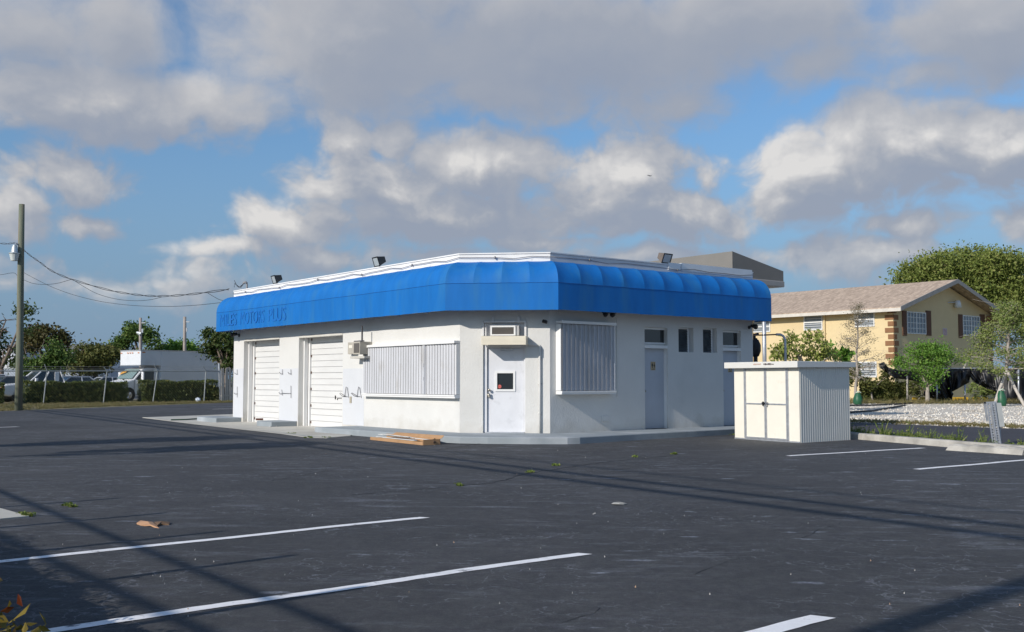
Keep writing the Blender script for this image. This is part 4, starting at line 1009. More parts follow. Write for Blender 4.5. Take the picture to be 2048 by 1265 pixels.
mb = MB(); xx = cL.px(1355, 520)[0]; a = K + cL.x * (DPT + .002); mb.box(Fr(a, cL.x, cL.y), 0, 1.2, -1.5, .0, zk - 1.2, zk - .06); mb.build('end_block', CREAM, can)
mb = MB(); x = cR.px(1528.5, 680, -.6)[0]; p = cR.p(x, -.6, 0); mb.tube([p, p + Vector((0, 0, zrb - .002))], .075, 10); mb.build('post', GALV, can, smooth=True)
# gooseneck pipe and cable behind the shed
p0 = at(1571, 720, 30); p0.z = 0; gp = thing('bent_pipe', 'slim grey pipe with a curved top standing behind the shed', 'pipe', p0)
pts = [p0, Vector((p0.x, 30, at(1571, 690, 30).z))] + [at(u, v, 30) for u, v in ((1570, 680), (1567, 673), (1561, 669.5), (1552, 669.5))]
mb = MB(); mb.tube(pts, .035, 8); mb.build('pipe_body', GALV, gp, smooth=True)
mb = MB(); mb.tube([at(1552, 669.5, 30), at(1530, 670.5, 30.5), at(1508, 671, 31)], .02, 6); mb.build('side_arm', M('rusty_pipe', (.25, .15, .10), .8), gp)
p0 = at(1511, 690, 31.5); mt = thing('meter_box', 'dark gas meter fixed by the back corner above the shed roof', 'meter', (p0.x, p0.y, p0.z - .3))
mb = MB(); mb.ball((p0.x, p0.y, p0.z - .1), .17, .12, .30, 10); mb.tube([Vector((p0.x, p0.y, p0.z - 1.4)), Vector((p0.x, p0.y, p0.z + .2))], .06, 8); mb.build('meter_body', BLACKM, mt, smooth=True)
mb = MB(); mb.tube([Vector((p0.x - .03, p0.y, p0.z + .12)), Vector((p0.x - .03, p0.y, p0.z + .3)), Vector((p0.x + .1, p0.y, p0.z + .32))], .05, 8); mb.build('valve', BLACKM, mt)
# ================================================================ yellow apartment house
HK_ = 72.0; E = at(1790, 800, HK_); E.z = 0
fE = Fr(E, (math.sin(R(-40)), math.cos(R(-40)), 0)); fG = Fr(E, (math.sin(R(50)), math.cos(R(50)), 0))
if fE.y.y > 0: fE.y = -fE.y
if fG.y.y > 0: fG.y = -fG.y
YEL = M('yellow_stucco', (.70, .56, .33), .9, var=.05, scale=.8, bump=.3, bscale=12, c2=(.62, .49, .30), c2scale=.4)
YELG = M('tan_stucco', (.62, .49, .31), .9, var=.05, scale=.8, bump=.3, bscale=12)
BRN = M('brown_trim', (.26, .13, .06), .7, var=.12, scale=4)
hs = thing('apartment_house', 'yellow two storey house with brown corner blocks and shingled gable roof', 'house', E)
ez = at(1790, 614, HK_).z; GW = fG.px(1985, 700)[0]; HLn = 32.0
mb = MB(); mb.quad(fE.p(0, 0, 0), fE.p(HLn, 0, 0), fE.p(HLn, 0, ez), fE.p(0, 0, ez)); mb.build('wall', YEL, hs)
rz = ez + fG.px(1897, 566)[1] - ez
mb = MB(); mb.quad(fG.p(0, 0, 0), fG.p(GW, 0, 0), fG.p(GW, 0, ez), fG.p(GW / 2, 0, rz - .15), fG.p(0, 0, ez)); mb.build('wall', YEL, hs)
e2 = Fr(fG.p(GW), fE.x); mb = MB(); mb.quad(e2.p(0, 0, 0), e2.p(HLn, 0, 0), e2.p(HLn, 0, ez), e2.p(0, 0, ez)); mb.quad(fE.p(HLn), fE.p(HLn) + fG.x * GW, fE.p(HLn) + fG.x * GW + Vector((0, 0, ez)), fE.p(HLn) + fG.x * GW / 2 + Vector((0, 0, rz - .15)), fE.p(HLn, 0, ez)); mb.build('wall', YEL, hs)
# shingle roof
def shingle():
    m = M('roof_shingles', (.56, .44, .34), .9, var=.2, scale=5, bump=.4, bscale=14)
    nt = m.node_tree; N = nt.nodes.new; L = nt.links.new; p = nt.nodes['Principled BSDF']
    src = p.inputs['Base Color'].links[0].from_socket
    b = N('ShaderNodeTexBrick'); b.inputs['Scale'].default_value = 1.0; b.inputs['Brick Width'].default_value = .5; b.inputs['Row Height'].default_value = .2; b.inputs['Mortar Size'].default_value = .008
    b.inputs['Color1'].default_value = (1, 1, 1, 1); b.inputs['Color2'].default_value = (.62, .6, .6, 1); b.inputs['Mortar'].default_value = (.5, .48, .46, 1)
    tc = N('ShaderNodeTexCoord'); mp = N('ShaderNodeMapping'); mp.inputs['Rotation'].default_value = (0, 0, R(-50)); L(tc.outputs['Object'], mp.inputs[0]); L(mp.outputs[0], b.inputs['Vector'])
    mx = N('ShaderNodeMix'); mx.data_type = 'RGBA'; mx.blend_type = 'MULTIPLY'; mx.inputs[0].default_value = .8; L(src, mx.inputs[6]); L(b.outputs['Color'], mx.inputs[7]); L(mx.outputs[2], p.inputs['Base Color'])
    return m
SHN = shingle()
ovh = .75; go2 = 1.0; sl_ = (rz - ez) / (GW / 2)
def rp(a, b, dz=0):   # a along the eave (-go2 = over the gable), b across
    z = ez + .02 + sl_ * (b if b <= GW / 2 else GW - b) + dz; return E + fE.x * a + fG.x * b + Vector((0, 0, z))
mb = MB()
for b0, b1 in ((-ovh, GW / 2), (GW / 2, GW + ovh)):
    Q = [rp(-go2, b0), rp(HLn + .5, b0), rp(HLn + .5, b1), rp(-go2, b1)]; mb.prism(Q, (0, 0, .12))
mb.build('roof', SHN, hs)
mb = MB(); mb.prism([rp(-go2, -ovh - .04, -.16), rp(HLn, -ovh - .04, -.16), rp(HLn, -ovh - .0, -.16), rp(-go2, -ovh - .0, -.16)], (0, 0, .22)); mb.build('fascia', M('pale_fascia', (.62, .58, .52), .7), hs)
for b0, b1 in ((-ovh - .04, GW / 2), (GW + ovh + .04, GW / 2)):
    mb = MB(); Q = [rp(-go2 - .05, b0, -.16), rp(-go2 - .05, b1, -.16), rp(-go2 - .05, b1, .15), rp(-go2 - .05, b0, .15)]; mb.prism(Q, fE.x * .05); mb.build('bargeboard', M('grey_bargeboard', (.36, .34, .32), .7), hs)
mb = MB(); mb.prism([rp(-go2, -ovh, -.14), rp(-go2, 0, -.14 - sl_ * .0), rp(HLn, 0, -.14), rp(HLn, -ovh, -.14)], (0, 0, .02)); mb.build('soffit', M('soffit_tan', (.5, .4, .25), .8), hs)
# quoins
def quoins(fr, x0, s):
    mb = MB(); z = ez - .10; k = 0
    while z > 2.4:
        h = .33; w = .62 if k % 2 else .40
        mb.box(fr, min(x0, x0 + s * w), max(x0, x0 + s * w), .0, .04, z - h, z); z -= .45; k += 1
    return mb
quoins(fE, 0, 1).build('corner_blocks', BRN, hs); quoins(fG, 0.0, 1).build('corner_blocks', BRN, hs); quoins(fG, GW, -1).build('corner_blocks', BRN, hs)
mb = MB(); mb.box(fG, GW - .9, GW + .1, .002, .6, ez - .62, ez - .12); mb.build('beam_end', BRN, hs)
def hwin(fr, u0, u1, v0, v1, kind, nm='window'):
    vm = (v0 + v1) / 2; um = (u0 + u1) / 2
    a, b = sorted((xat(fr, u0, vm), xat(fr, u1, vm))); z1, z0 = zat(fr, um, v0), zat(fr, um, v1)
    mb = MB(); q = .07
    for (p_, r_, s_, t_) in ((a, a + q, z0, z1), (b - q, b, z0, z1), (a + q, b - q, z0, z0 + q), (a + q, b - q, z1 - q, z1)): mb.box(fr, p_, r_, .0, .06, s_, t_)
    if kind == 'grid':
        for k in range(1, 6):
            x = a + q + (b - a - 2 * q) * k / 6; w = .045 if k == 3 else .018; mb.box(fr, x - w, x + w, .012, .05, z0 + q, z1 - q)
        for k in range(1, 4): z = z0 + (z1 - z0) * k / 4; mb.box(fr, a + q, b - q, .012, .045, z - .018, z + .018)
    else:
        z = (z0 + z1) / 2; mb.box(fr, a + q, b - q, .012, .055, z - .04, z + .04)
    w = mb.build(nm, TRIMW, hs)
    mb = MB(); mb.box(fr, a + q, b - q, .0, .01, z0 + q, z1 - q)
    if kind == 'grid': mb.build('pane', glassmat('curtained_glass', (.16, .19, .23), .15), w)
    else:
        mb.build('pane', glassmat('dusty_glass', (.10, .12, .14), .12), w)
        mb = MB()
        for (za, zb) in ((z0 + q, (z0 + z1) / 2 - .04), ((z0 + z1) / 2 + .04, z1 - q)):
            n = 3
            for k in range(n): z_ = za + (zb - za) * k / n; mb.box(fr, a + q, b - q, .011, .03, z_ + .02, z_ + (zb - za) / n * .62)
        mb.build('blind', M('pale_blind', (.42, .44, .46), .5, var=.1), w)
    return w
hwin(fE, 1504, 1541, 643, 665, 's'); hwin(fE, 1608, 1645.5, 629, 661, 's'); hwin(fE, 1710, 1749.5, 625, 654, 's')
hwin(fE, 1711, 1754, 724, 755, 's'); hwin(fE, 1608, 1645, 726, 757, 's')
for (u0, u1, v0, v1, sa, sb) in ((1813, 1851, 624.5, 668.5, 1804, 1861.5), (1925, 1959, 632, 673, 1916.5, 1969)):
    hwin(fG, u0, u1, v0, v1, 'grid'); vm = (v0 + v1) / 2
    for (p, r_) in ((sa, u0 - .5), (u1 + .5, sb)):
        a, b = sorted((xat(fG, p, vm), xat(fG, r_, vm))); mb = MB(); mb.box(fG, a, b, .0, .05, zat(fG, p, v1 + 3), zat(fG, p, v0 - 3))
        for k in range(14):
            za = zat(fG, p, v1 + 3); zb_ = zat(fG, p, v0 - 3); z_ = za + (zb_ - za) * (k + .3) / 14; mb.box(fG, a + .06, b - .06, .051, .07, z_, z_ + .06)
        mb.build('window_shutter', M('brown_shutter', (.15, .075, .045), .7, var=.1), hs)
for u, w in ((1650.5, .10), (1506, .10)):
    x = xat(fE, u, 680); mb = MB(); mb.tube([fE.p(x, .08, 0), fE.p(x, .08, ez - .1)], .07, 8); mb.build('downpipe', YEL, hs)
x, z = fG.px(1908, 608); p = fG.p(x, 0, z); hl = thing('wall_lamp', 'white globe lamp high on the gable of the yellow house', 'lamp', p)
mb = MB(); mb.tube([p + fG.x * -.9 + Vector((0, 0, .05)), p + fG.x * -.2 + fG.y * .2 + Vector((0, 0, .1)), p + fG.y * .3], .04, 6); mb.build('arm', GALV, hl)
mb = MB(); mb.tube([p + fG.y * .3 + Vector((0, 0, .22)), p + fG.y * .3 + Vector((0, 0, .0)), p + fG.y * .3 + Vector((0, 0, -.3))], .16, 12, .26); mb.build('lamp_shade', M('white_lamp_glass', (.75, .77, .78), .3), hl, smooth=True)
x, z = fG.px(1889.5, 664); p = fG.p(x, 0, z); sg_ = thing('notice_sign', 'small pink and white notice board between the two gable windows', 'sign', p)
mb = MB(); mb.box(Fr(p, fG.x, fG.y), -.3, .3, .0, .03, -.26, .26); mb.build('board', M('notice_pink_white', (.60, .50, .52), .6, var=.1), sg_)
mb = MB(); f_ = Fr(p, fG.x, fG.y)
for k in range(5):
    z_ = .17 - k * .09
    for j in range(3): mb.box(f_, -.23 + j * .16, -.23 + j * .16 + random.uniform(.07, .13), .031, .034, z_ - .02, z_ + .02)
mb.build('lines_of_print', M('red_print', (.40, .12, .14), .6), sg_)
# ================================================================ trees on the right
GAP[0] = -.5
t = tree('broad_tree', 'huge rounded yellow-green tree behind the yellow house', at(1930, 800, 100).xy.to_3d(), [bp(1930, 578, 100, 120, 74), bp(1850, 566, 98, 62, 48), bp(2010, 566, 100, 80, 60), bp(2068, 606, 98, 70, 60), bp(1940, 534, 100, 60, 36), bp(1885, 532, 97, 40, 24), bp(1995, 528, 97, 42, 26), bp(1985, 620, 97, 60, 40)], 62000, .16, L_BIG, r=.7, clr=1.0, per=18, twigs=40, shell=.4)
GAP[0] = -.16
def xy0(p): return Vector((p.x, p.y, 0))
gt = tree('green_tree', 'small bright green tree with a drooping crown before the torn black tarp', xy0(G(1868, 806)) * 1.0, [], 0, .1, L_BRIGHT) if False else None
YB = 63.0
GAP[0] = -.35
tree('green_tree', 'small bright green tree with a drooping crown before the torn black tarp', xy0(at(1854, 800, YB)), [bp(1862, 714, YB, 50, 18), bp(1816, 728, YB, 30, 16), bp(1908, 722, YB, 26, 14), bp(1856, 740, YB, 32, 22), bp(1838, 702, YB, 28, 14), bp(1872, 700, YB, 24, 14), bp(1862, 765, YB, 14, 12)], 11000, .075, L_BRIGHT, BARKG, r=.13, clr=.42, per=16, twigs=25)
GAP[0] = -.16
# staked young tree at the right
YC = 58.0; b0 = xy0(at(2006, 800, YC))
def open_tree(name, label, base, top, spread, nb, n, leaf, lm, bark, r, z0f=.35, droop=0., seed=1, group=None, dens=.6):
    """a young tree: one leader, whorls of thin branches, sparse leaves along them"""
    random.seed(seed); t = thing(name, label, 'tree', base, group); W_ = MB(); C_ = MB(); H = (top - base).length
    ld = [base.lerp(top, i / 10) + Vector((random.uniform(-1, 1), random.uniform(-1, 1), 0)) * H * .008 * (i > 0) for i in range(11)]
    W_.tube(ld, r, 8, r * .15)
    for k in range(nb):
        f = z0f + (1 - z0f) * (k + random.random()) / nb * .98; i = min(9, int(f * 10)); s = ld[i].lerp(ld[i + 1], f * 10 - i)
        a = random.uniform(0, 2 * math.pi); L_ = spread * (1.12 - f) / (1.12 - z0f) * random.uniform(.6, 1.15) if f > z0f + .12 else spread * random.uniform(.55, 1)
        e = s + Vector((math.cos(a) * L_, math.sin(a) * L_, L_ * random.uniform(.05, .6) - droop * L_)); pts = limb(W_, s, e, r * .28 * (1.2 - f), r * .05, .1, 5)
        for _ in range(int(n / nb)):
            q = random.uniform(.25, 1) ** dens * 5; j = min(4, int(q)); p = pts[j].lerp(pts[j + 1], q - j)
            leaf_add(C_, p + Vector((random.gauss(0, 1), random.gauss(0, 1), random.gauss(0, .7))) * spread * .085, leaf * random.uniform(.6, 1.2))
        for _ in range(4):
            q = random.uniform(1.5, 5); j = min(4, int(q)); p = pts[j].lerp(pts[j + 1], q - j); limb(W_, p, p + Vector((random.gauss(0, 1), random.gauss(0, 1), random.uniform(-.3, 1))) * spread * .2, r * .06, r * .03, .1, 3)
    C_.build('crown', lm, t); W_.build('trunk', bark, t, smooth=True); return t
open_tree('young_tree', 'young feathery tree held up by wooden stakes at the right edge', b0, at(2022, 610, YC), 2.6, 46, 9500, .075, L_PINE, BARKG, .16, .28, .1, 5)
st = xy0(at(2006, 800, YC)); j_ = at(2011, 742, YC)
for lb, (u, v) in (('leaning wooden stake on the left of the young tree', (1988, 808)), ('leaning wooden stake on the right of the young tree', (2049, 808))):
    p = xy0(at(u, 800, YC - 1)); k = thing('tree_stake', lb, 'stake', p, 'stakes holding the young tree')
    mb = MB(); mb.tube([p, p.lerp(j_, .5), j_ + Vector((0, -.15, 0))], .085, 8, .075); mb.build('pole', WOOD, k)
    mb = MB(); q = p.lerp(j_, .93); mb.tube([q - Vector((.12, 0, 0)), q + Vector((.12, 0, .03))], .11, 8); mb.build('strap', M('strap_grey', (.3, .28, .26)), k)
open_tree('bare_sapling', 'thin half bare sapling standing behind the shed before the yellow wall', xy0(at(1712, 800, 62)), at(1716, 608, 62), 1.9, 60, 3200, .045, L_DRY, BARKG, .10, .22, 0, 9)
tree('shrub_tree', 'bushy green shrub rising behind the cream shed', xy0(at(1600, 800, 48)), [bp(1590, 695, 48, 34, 26), bp(1632, 690, 48, 26, 26), bp(1560, 708, 48, 24, 16), bp(1620, 672, 48, 16, 12), bp(1574, 676, 48, 14, 12), bp(1660, 715, 48, 22, 12), bp(1640, 725, 48, 30, 20)], 2300, .11, L_BIG2, BARKG, r=.1, clr=.26, per=9, twigs=60, shell=.55)
tree('banana_plant', 'broad leaved plant with a leaning leaf right of the green shrub', xy0(at(1670, 800, 50)), [bp(1685, 712, 50, 14, 12), bp(1654, 700, 50, 8, 14)], 260, .22, L_BRIGHT, BARKG, r=.07, clr=.2, per=6, twigs=4)
tree('low_shrub', 'ragged shrub at the foot of the yellow wall behind the sapling', xy0(at(1745, 800, 66)), [bp(1740, 768, 66, 22, 14), bp(1702, 745, 66, 16, 22), bp(1770, 758, 66, 14, 14)], 1800, .12, L_OLIVE, BARKG, r=.06, clr=.3, twigs=14)
for k, (u, r_) in enumerate(((1716, .5), (2003, .62))):
    Yk = 61.0 if k == 0 else 57.2; p = xy0(at(u, 800, Yk)); w = thing('watering_bag', ('green watering bag round the foot of the bare sapling', 'green watering bag at the foot of the staked tree')[k], 'watering bag', p)
    mb = MB(); rows = []
    for i in range(6):
        z = r_ * 1.35 * i / 5; rr = (.22, .27, .27, .24, .18, .12)[i]; rows.append([p + Vector((rr * math.cos(a) * (1 + .06 * math.sin(5 * a)), rr * math.sin(a), z)) for a in [2 * math.pi * j / 14 for j in range(14)]])
    mb.grid(rows, closed=True); mb.build('bag', M('green_plastic', (.02, .10, .05), .45, var=.2, scale=6), w, smooth=True)
    mb = MB(); mb.tube([p + Vector((-.14, -.1, r_ * 1.35)), p + Vector((0, -.16, r_ * 1.5)), p + Vector((.14, -.1, r_ * 1.35))], .03, 6); mb.build('strap', M('white_strap', (.5, .6, .5)), w)
hedge('clipped_hedge', 'clipped hedge below the brown corner blocks of the yellow house', xy0(at(1722, 800, 67)), xy0(at(1815, 800, 66)), 1.2, at(1765, 765, 66).z, 3600, .10, lm=L_OLIVE)
tree('low_shrub', 'scraggly shrub behind the metal post under the black tarp', xy0(at(1835, 800, 69)), [bp(1830, 772, 69, 18, 20), bp(1880, 790, 69, 16, 10)], 1400, .1, L_OLIVE, BARKG, r=.05, clr=.3, twigs=20)
tree('low_shrub', 'straw coloured bush seen through the gap in the black tarp', xy0(at(1960, 800, 69)), [bp(1960, 780, 69, 22, 20), bp(1985, 776, 69, 14, 16)], 1500, .1, L_PINE, BARKG, r=.05, clr=.3, twigs=10)
# ---- black tarp fence
YT = 65.0
tf = thing('tarp_fence', 'metal fence with torn black tarp sagging beside the yellow house', 'fence', xy0(at(1900, 800, YT)))
TARP = M('black_tarp', (.014, .014, .016), .42, var=.3, scale=2, bump=.6, bscale=3, spec=.6)
def tarp(pts_top, pts_bot, n=60, wav=.12):
    """hanging sheet between two pixel polylines, folded in depth"""
    def samp(P, t):
        k = t * (len(P) - 1); i = min(len(P) - 2, int(k)); a, b = P[i], P[i + 1]; f = k - i; return (a[0] + (b[0] - a[0]) * f, a[1] + (b[1] - a[1]) * f)
    rows = []
    for i in range(n + 1):
        t = i / n; a = samp(pts_top, t); b = samp(pts_bot, t); row = []
        for j in range(9):
            s = j / 8; u = a[0] + (b[0] - a[0]) * s; v = a[1] + (b[1] - a[1]) * s
            d = wav * (math.sin(i * .55 + j * .3) + .6 * math.sin(i * 1.3 - j * .7) + .8 * random.uniform(-.4, .4)) * (.3 + s)
            row.append(at(u, v, YT + .1 + d))
        rows.append(row)
    mb = MB().grid(rows); o = mb.build('tarp', TARP, tf, smooth=True); so = o.modifiers.new('s', 'SOLIDIFY'); so.thickness = .015; return o
tarp([(1757, 728), (1768, 724), (1776, 735), (1800, 742), (1840, 742), (1880, 740)], [(1760, 736), (1772, 745), (1790, 757), (1830, 762), (1862, 772), (1880, 760)], 44)
tarp([(1862, 740), (1900, 738), (1942, 738)], [(1888, 800), (1905, 802), (1902, 785), (1939, 765)], 34, .2)
tarp([(1930, 738), (1990, 738), (2060, 738)], [(1945, 762), (1962, 762), (1990, 784), (2010, 803), (2060, 804)], 50, .14)
tarp([(1948, 758), (1970, 763), (2000, 776)], [(1946, 764), (1975, 778), (2008, 788)], 24, .25)
mb = MB(); mb.tube([at(1862, 737.5, YT), at(1950, 737, YT), at(2085, 737, YT)], .035, 6); mb.build('top_rail', GALV, tf)
for u, vt in ((1814.5, 752), (1874, 768), (1930, 770), (2037, 737)):
    p = xy0(at(u, 800, YT - .3)); q = at(u, vt, YT - .3); mb = MB(); mb.tube([p, q], .055, 8); mb.build('post', GALV if u > 1820 else WOOD, tf, smooth=True)
p = at(1928, 737, YT); mb = MB(); mb.tube([p, at(1933, 722, YT)], .045, 6); mb.build('post', WOOD, tf)
# heap of black bags
p = xy0(at(1872, 800, YT + 1)); hp = thing('plastic_heap', 'glossy black plastic heap lying behind the fence post', 'plastic heap', p)
mb = MB()
for k in range(9):
    c = at(1853 + 35 * random.random(), 790 - 9 * random.random(), YT + 1 + random.random()); r_ = random.uniform(.3, .55); c.z = max(c.z, r_ * .8); mb.ball(c, r_ * 1.2, r_, r_ * .9, 12, jit=.16)
mb.build('crumpled_sheet', M('glossy_black_plastic', (.016, .016, .018), .25, bump=1, bscale=4, spec=.8), hp)
# yellow wheel stops
for k, (u, w_) in enumerate(((1838, 26), (1872, 9), (1890, 9), (1921, 30), (1960, 30))):
    Yk = 70.5; a = at(u, 800, Yk); kk = Yk / F; L_ = w_ * kk / 2; f_ = Fr(xy0(a), (1, .05, 0))
    o = MB(); o.prism([f_.p(-L_, -.09, 0), f_.p(-L_, -.06, .26), f_.p(-L_, .06, .26), f_.p(-L_, .09, 0)], f_.x * 2 * L_)
    tag(o.build('yellow_wheel_stop', M('yellow_paint', (.62, .38, .03), .7, var=.15)), ('long yellow wheel stop under the green tree', 'stubby yellow block left of the plastic heap', 'stubby yellow block behind the plastic heap', 'yellow wheel stop right of the plastic heap', 'yellow wheel stop left of the staked tree')[k], 'wheel stop', 'yellow wheel stops by the tarp fence')
# fallen hoses on the gravel
for pts, lb in ((((1640, 812), (1690, 811.5), (1740, 811), (1790, 809), (1830, 806)), 'dark hose lying straight across the far gravel'), (((1640, 828), (1700, 825), (1745, 822), (1780, 816), (1810, 811)), 'dark hose curving across the gravel nearer the driveway')):
    P = [G(u, v, .03) for u, v in pts]; mb = MB(); mb.tube(P, .045, 6); tag(mb.build('hose', CABLE), lb, 'hose', 'hoses on the gravel')
# perforated metal posts with a box behind the kerb
b0 = G(1993, 889); pq = thing('sign_post_bundle', 'leaning perforated steel channel posts with a small grey box behind the kerb', 'post', xy0(b0))
Yp = b0.y
def chan(u0, u1, v0, v1, w=.05, m=GALV, nm='channel_post', dy=0):
    a = at(u1, v1, Yp + dy); a.z = 0 - .02; b = at(u0, v0, Yp + dy); d = (b - a); n = int(d.length / .055); f_ = Fr(a, Vector((1, 0, 0)) - d.normalized() * d.normalized().x, None, d); L_ = d.length
    f_.y = Vector((0, -1, 0)); mb = MB()
    # two flanges and a web with square holes
    mb.box(f_, -w, -w * .55, .0, .006, 0, L_); mb.box(f_, w * .55, w, .0, .006, 0, L_)
    mb.box(f_, -w * .55, -w * .38, -.02, .006, 0, L_); mb.box(f_, w * .38, w * .55, -.02, .006, 0, L_)
    for k in range(n):
        z = L_ * k / n; mb.box(f_, -w * .375, w * .375, -.022, -.016, z, z + L_ / n * .55)
    return mb.build(nm, m, pq)
chan(1977, 1989.5, 806, 889); chan(1985.5, 1998, 805, 889, dy=-.03); chan(1996, 2000, 835, 889, .035, dy=.06)
a = at(1990, 826, Yp - .02); mb = MB(); f_ = Fr(at(1996, 850, Yp + .02), (.985, -.05, .1), None, (-.12, 0, 1)); mb.box(f_, -.03, .13, -.02, .16, -.05, .47); mb.build('box', M('grey_box', (.40, .42, .42), .6), pq)
mb = MB(); f_ = Fr(at(1973, 826, Yp + .02), (.99, 0, .05), None, (-.12, 0, 1)); mb.box(f_, -.02, .02, .0, .03, -.18, .24); mb.box(f_, -.02, .25, .0, .02, .2, .24); mb.build('bracket', GALV, pq)
# weeds along the kerb
random.seed(21); WM = leafmat('weed_leaf', (.10, .16, .03), (.20, .25, .06), (.30, .27, .12), .2); mb = MB()
def tuft(mb, p, h, n, sp=.5):
    for _ in range(n):
        a = random.uniform(0, 6.28); d = Vector((math.cos(a), math.sin(a), 0)) * sp * h * random.random(); w = Vector((-math.sin(a), math.cos(a), 0)) * .008; hh = h * random.uniform(.5, 1.1)
        k = len(mb.v); mb.v += [tuple(p - w), tuple(p + w), tuple(p + d * .5 + Vector((0, 0, hh * .6)) + w), tuple(p + d + Vector((0, 0, hh)))]; mb.f += [(k, k + 1, k + 2), (k, k + 2, k + 3)]; mb.m += [0, 0]
        for q in range(3): leaf_add(mb, p + d * random.random() + Vector((random.uniform(-.03, .03), random.uniform(-.03, .03), hh * random.uniform(.3, 1))), .025)
Lk = (kend - kA).length
for _ in range(330):
    x = random.uniform(-2.2, 9) ; g_ = .5 + .5 * math.sin(x * 2.1) * math.sin(x * .9 + 1); 
    if random.random() > g_ * .9 + .1: continue
    p = kA + kd * x + kn * random.uniform(.32, .75); tuft(mb, Vector((p.x, p.y, 0)), random.uniform(.1, .42) * (1.3 if random.random() < .15 else .8), 9)
for (u, v) in ((1254, 880), (1374, 873), (1466, 870), (925, 972), (1061, 945), (1115, 932), (1270, 915), (1349, 909), (136, 1012), (140, 1014), (935, 886), (582, 868), (615, 876), (48, 1030), (56, 1033), (655, 876)):
    for _ in range(4): tuft(mb, G(u + random.uniform(-8, 8), v + random.uniform(-.8, .8)), random.uniform(.015, .04), 4, 1.5)
tag(mb.build('weeds', WM), 'green and yellow weeds growing along the kerb and in pavement cracks', None, kind='stuff')
# gravel stones
mb = MB()
def stone(mb, p, r, m=0):
    o = [Vector((random.uniform(.6, 1.2) * r * sx, random.uniform(.6, 1.2) * r * sy, 0)) for sx, sy in ((1, 0), (0, 1), (-1, 0), (0, -1))]
    t = Vector((random.uniform(-.3, .3) * r, random.uniform(-.3, .3) * r, r * random.uniform(.5, .9)))
    mb.add([p + q - Vector((0, 0, .01)) for q in o] + [p + t], [(0, 1, 4), (1, 2, 4), (2, 3, 4), (3, 0, 4)], m)
for _ in range(11000):
    u = random.uniform(1500, 2330); v = 803 + 57 * random.random() ** 1.0
    p = G(u, v, -.01); a = (p - d0).cross(d1 - d0).z
    if a > 0: continue
    q = p.z; stone(mb, p, random.choice((.025, .03, .04, .06)) * random.uniform(.7, 1.2), random.choice((0, 0, 0, 1, 2)))
tag(mb.build('gravel_stones', [M('pale_stone', (.72, .68, .60), .9), M('grey_stone', (.45, .41, .36), .9), M('tan_stone', (.58, .49, .38), .9)]), 'loose white and grey stones scattered over the gravel lot', None, kind='stuff')
# dry grass between gravel and driveway, and before the fence
mb = MB()
for _ in range(900):
    u = random.uniform(1500, 2080); p = along((1695, 845), (2048, 858), 0, 0)[0].lerp(along((1695, 845), (2048, 858), 0, 1)[1], (u - 1695) / 353); p = Vector((p.x + random.gauss(.4, .35), p.y + random.gauss(.4, .3), 0)); tuft(mb, p, random.uniform(.04, .14), 4, 1)
for _ in range(900):
    u = random.uniform(1690, 2080); p = xy0(at(u, 800, random.choice((63, 64, 66)) + random.gauss(0, 1.2))); tuft(mb, p, random.uniform(.12, .35), 5, 1)
tag(mb.build('dry_grass_tufts', leafmat('dry_blade', (.16, .16, .05), (.27, .22, .11), (.32, .26, .15))), 'dry grass tufts along the gravel and the tarp fence', None, kind='stuff')
# ================================================================ left background
random.seed(31)
def utility_pole(base, top, r, label, name='utility_pole', group=None, mt=None):
    t = thing(name, label, 'utility pole', base, group); mb = MB()
    mb.tube([base - Vector((0, 0, .2)), base.lerp(top, .3) + Vector((.01, 0, 0)), base.lerp(top, .7), top], r, 14, r * .72); mb.build('pole', mt or POLEM, t, smooth=True); return t
POLEM = M('treated_pole', (.17, .19, .14), .9, var=.3, scale=1.2, bump=.5, bscale=14, stretch=(6, 6, .4), c2=(.22, .17, .12), c2scale=1.2)
PB = G(37, 821.5); PTp = at(43.5, 409, PB.y)
up = utility_pole(PB, PTp, .175, 'tall bare wooden pole with a small yard lamp at the left edge')
def pole_at(v): z = at(40, v, PB.y).z; return PB.lerp(PTp, z / PTp.z)
lp = at(34, 508, PB.y); q = pole_at(497)
yl = thing('yard_light', 'silver dome yard lamp fixed on the tall wooden pole', 'lamp', lp)
mb = MB(); mb.tube([q, Vector((lp.x + .05, q.y - .2, lp.z + .5)), Vector((lp.x, q.y - .25, lp.z + .35))], .025, 6); mb.build('arm', GALV, yl)
c = Vector((lp.x, q.y - .25, lp.z)); mb = MB(); mb.tube([c + Vector((0, 0, .38)), c + Vector((0, 0, .28)), c + Vector((0, 0, .05)), c], .08, 14, .2); mb.tube([c + Vector((0, 0, .0)), c - Vector((0, 0, .03))], .25, 14); mb.build('lamp_housing', M('lamp_silver', (.6, .64, .64), .35, .6), yl, smooth=False)
mb = MB(); mb.tube([c - Vector((0, 0, .03)), c - Vector((0, 0, .2)), c - Vector((0, 0, .36))], .22, 12, .15); mb.build('lens', M('milky_lens', (.62, .66, .64), .3), yl)
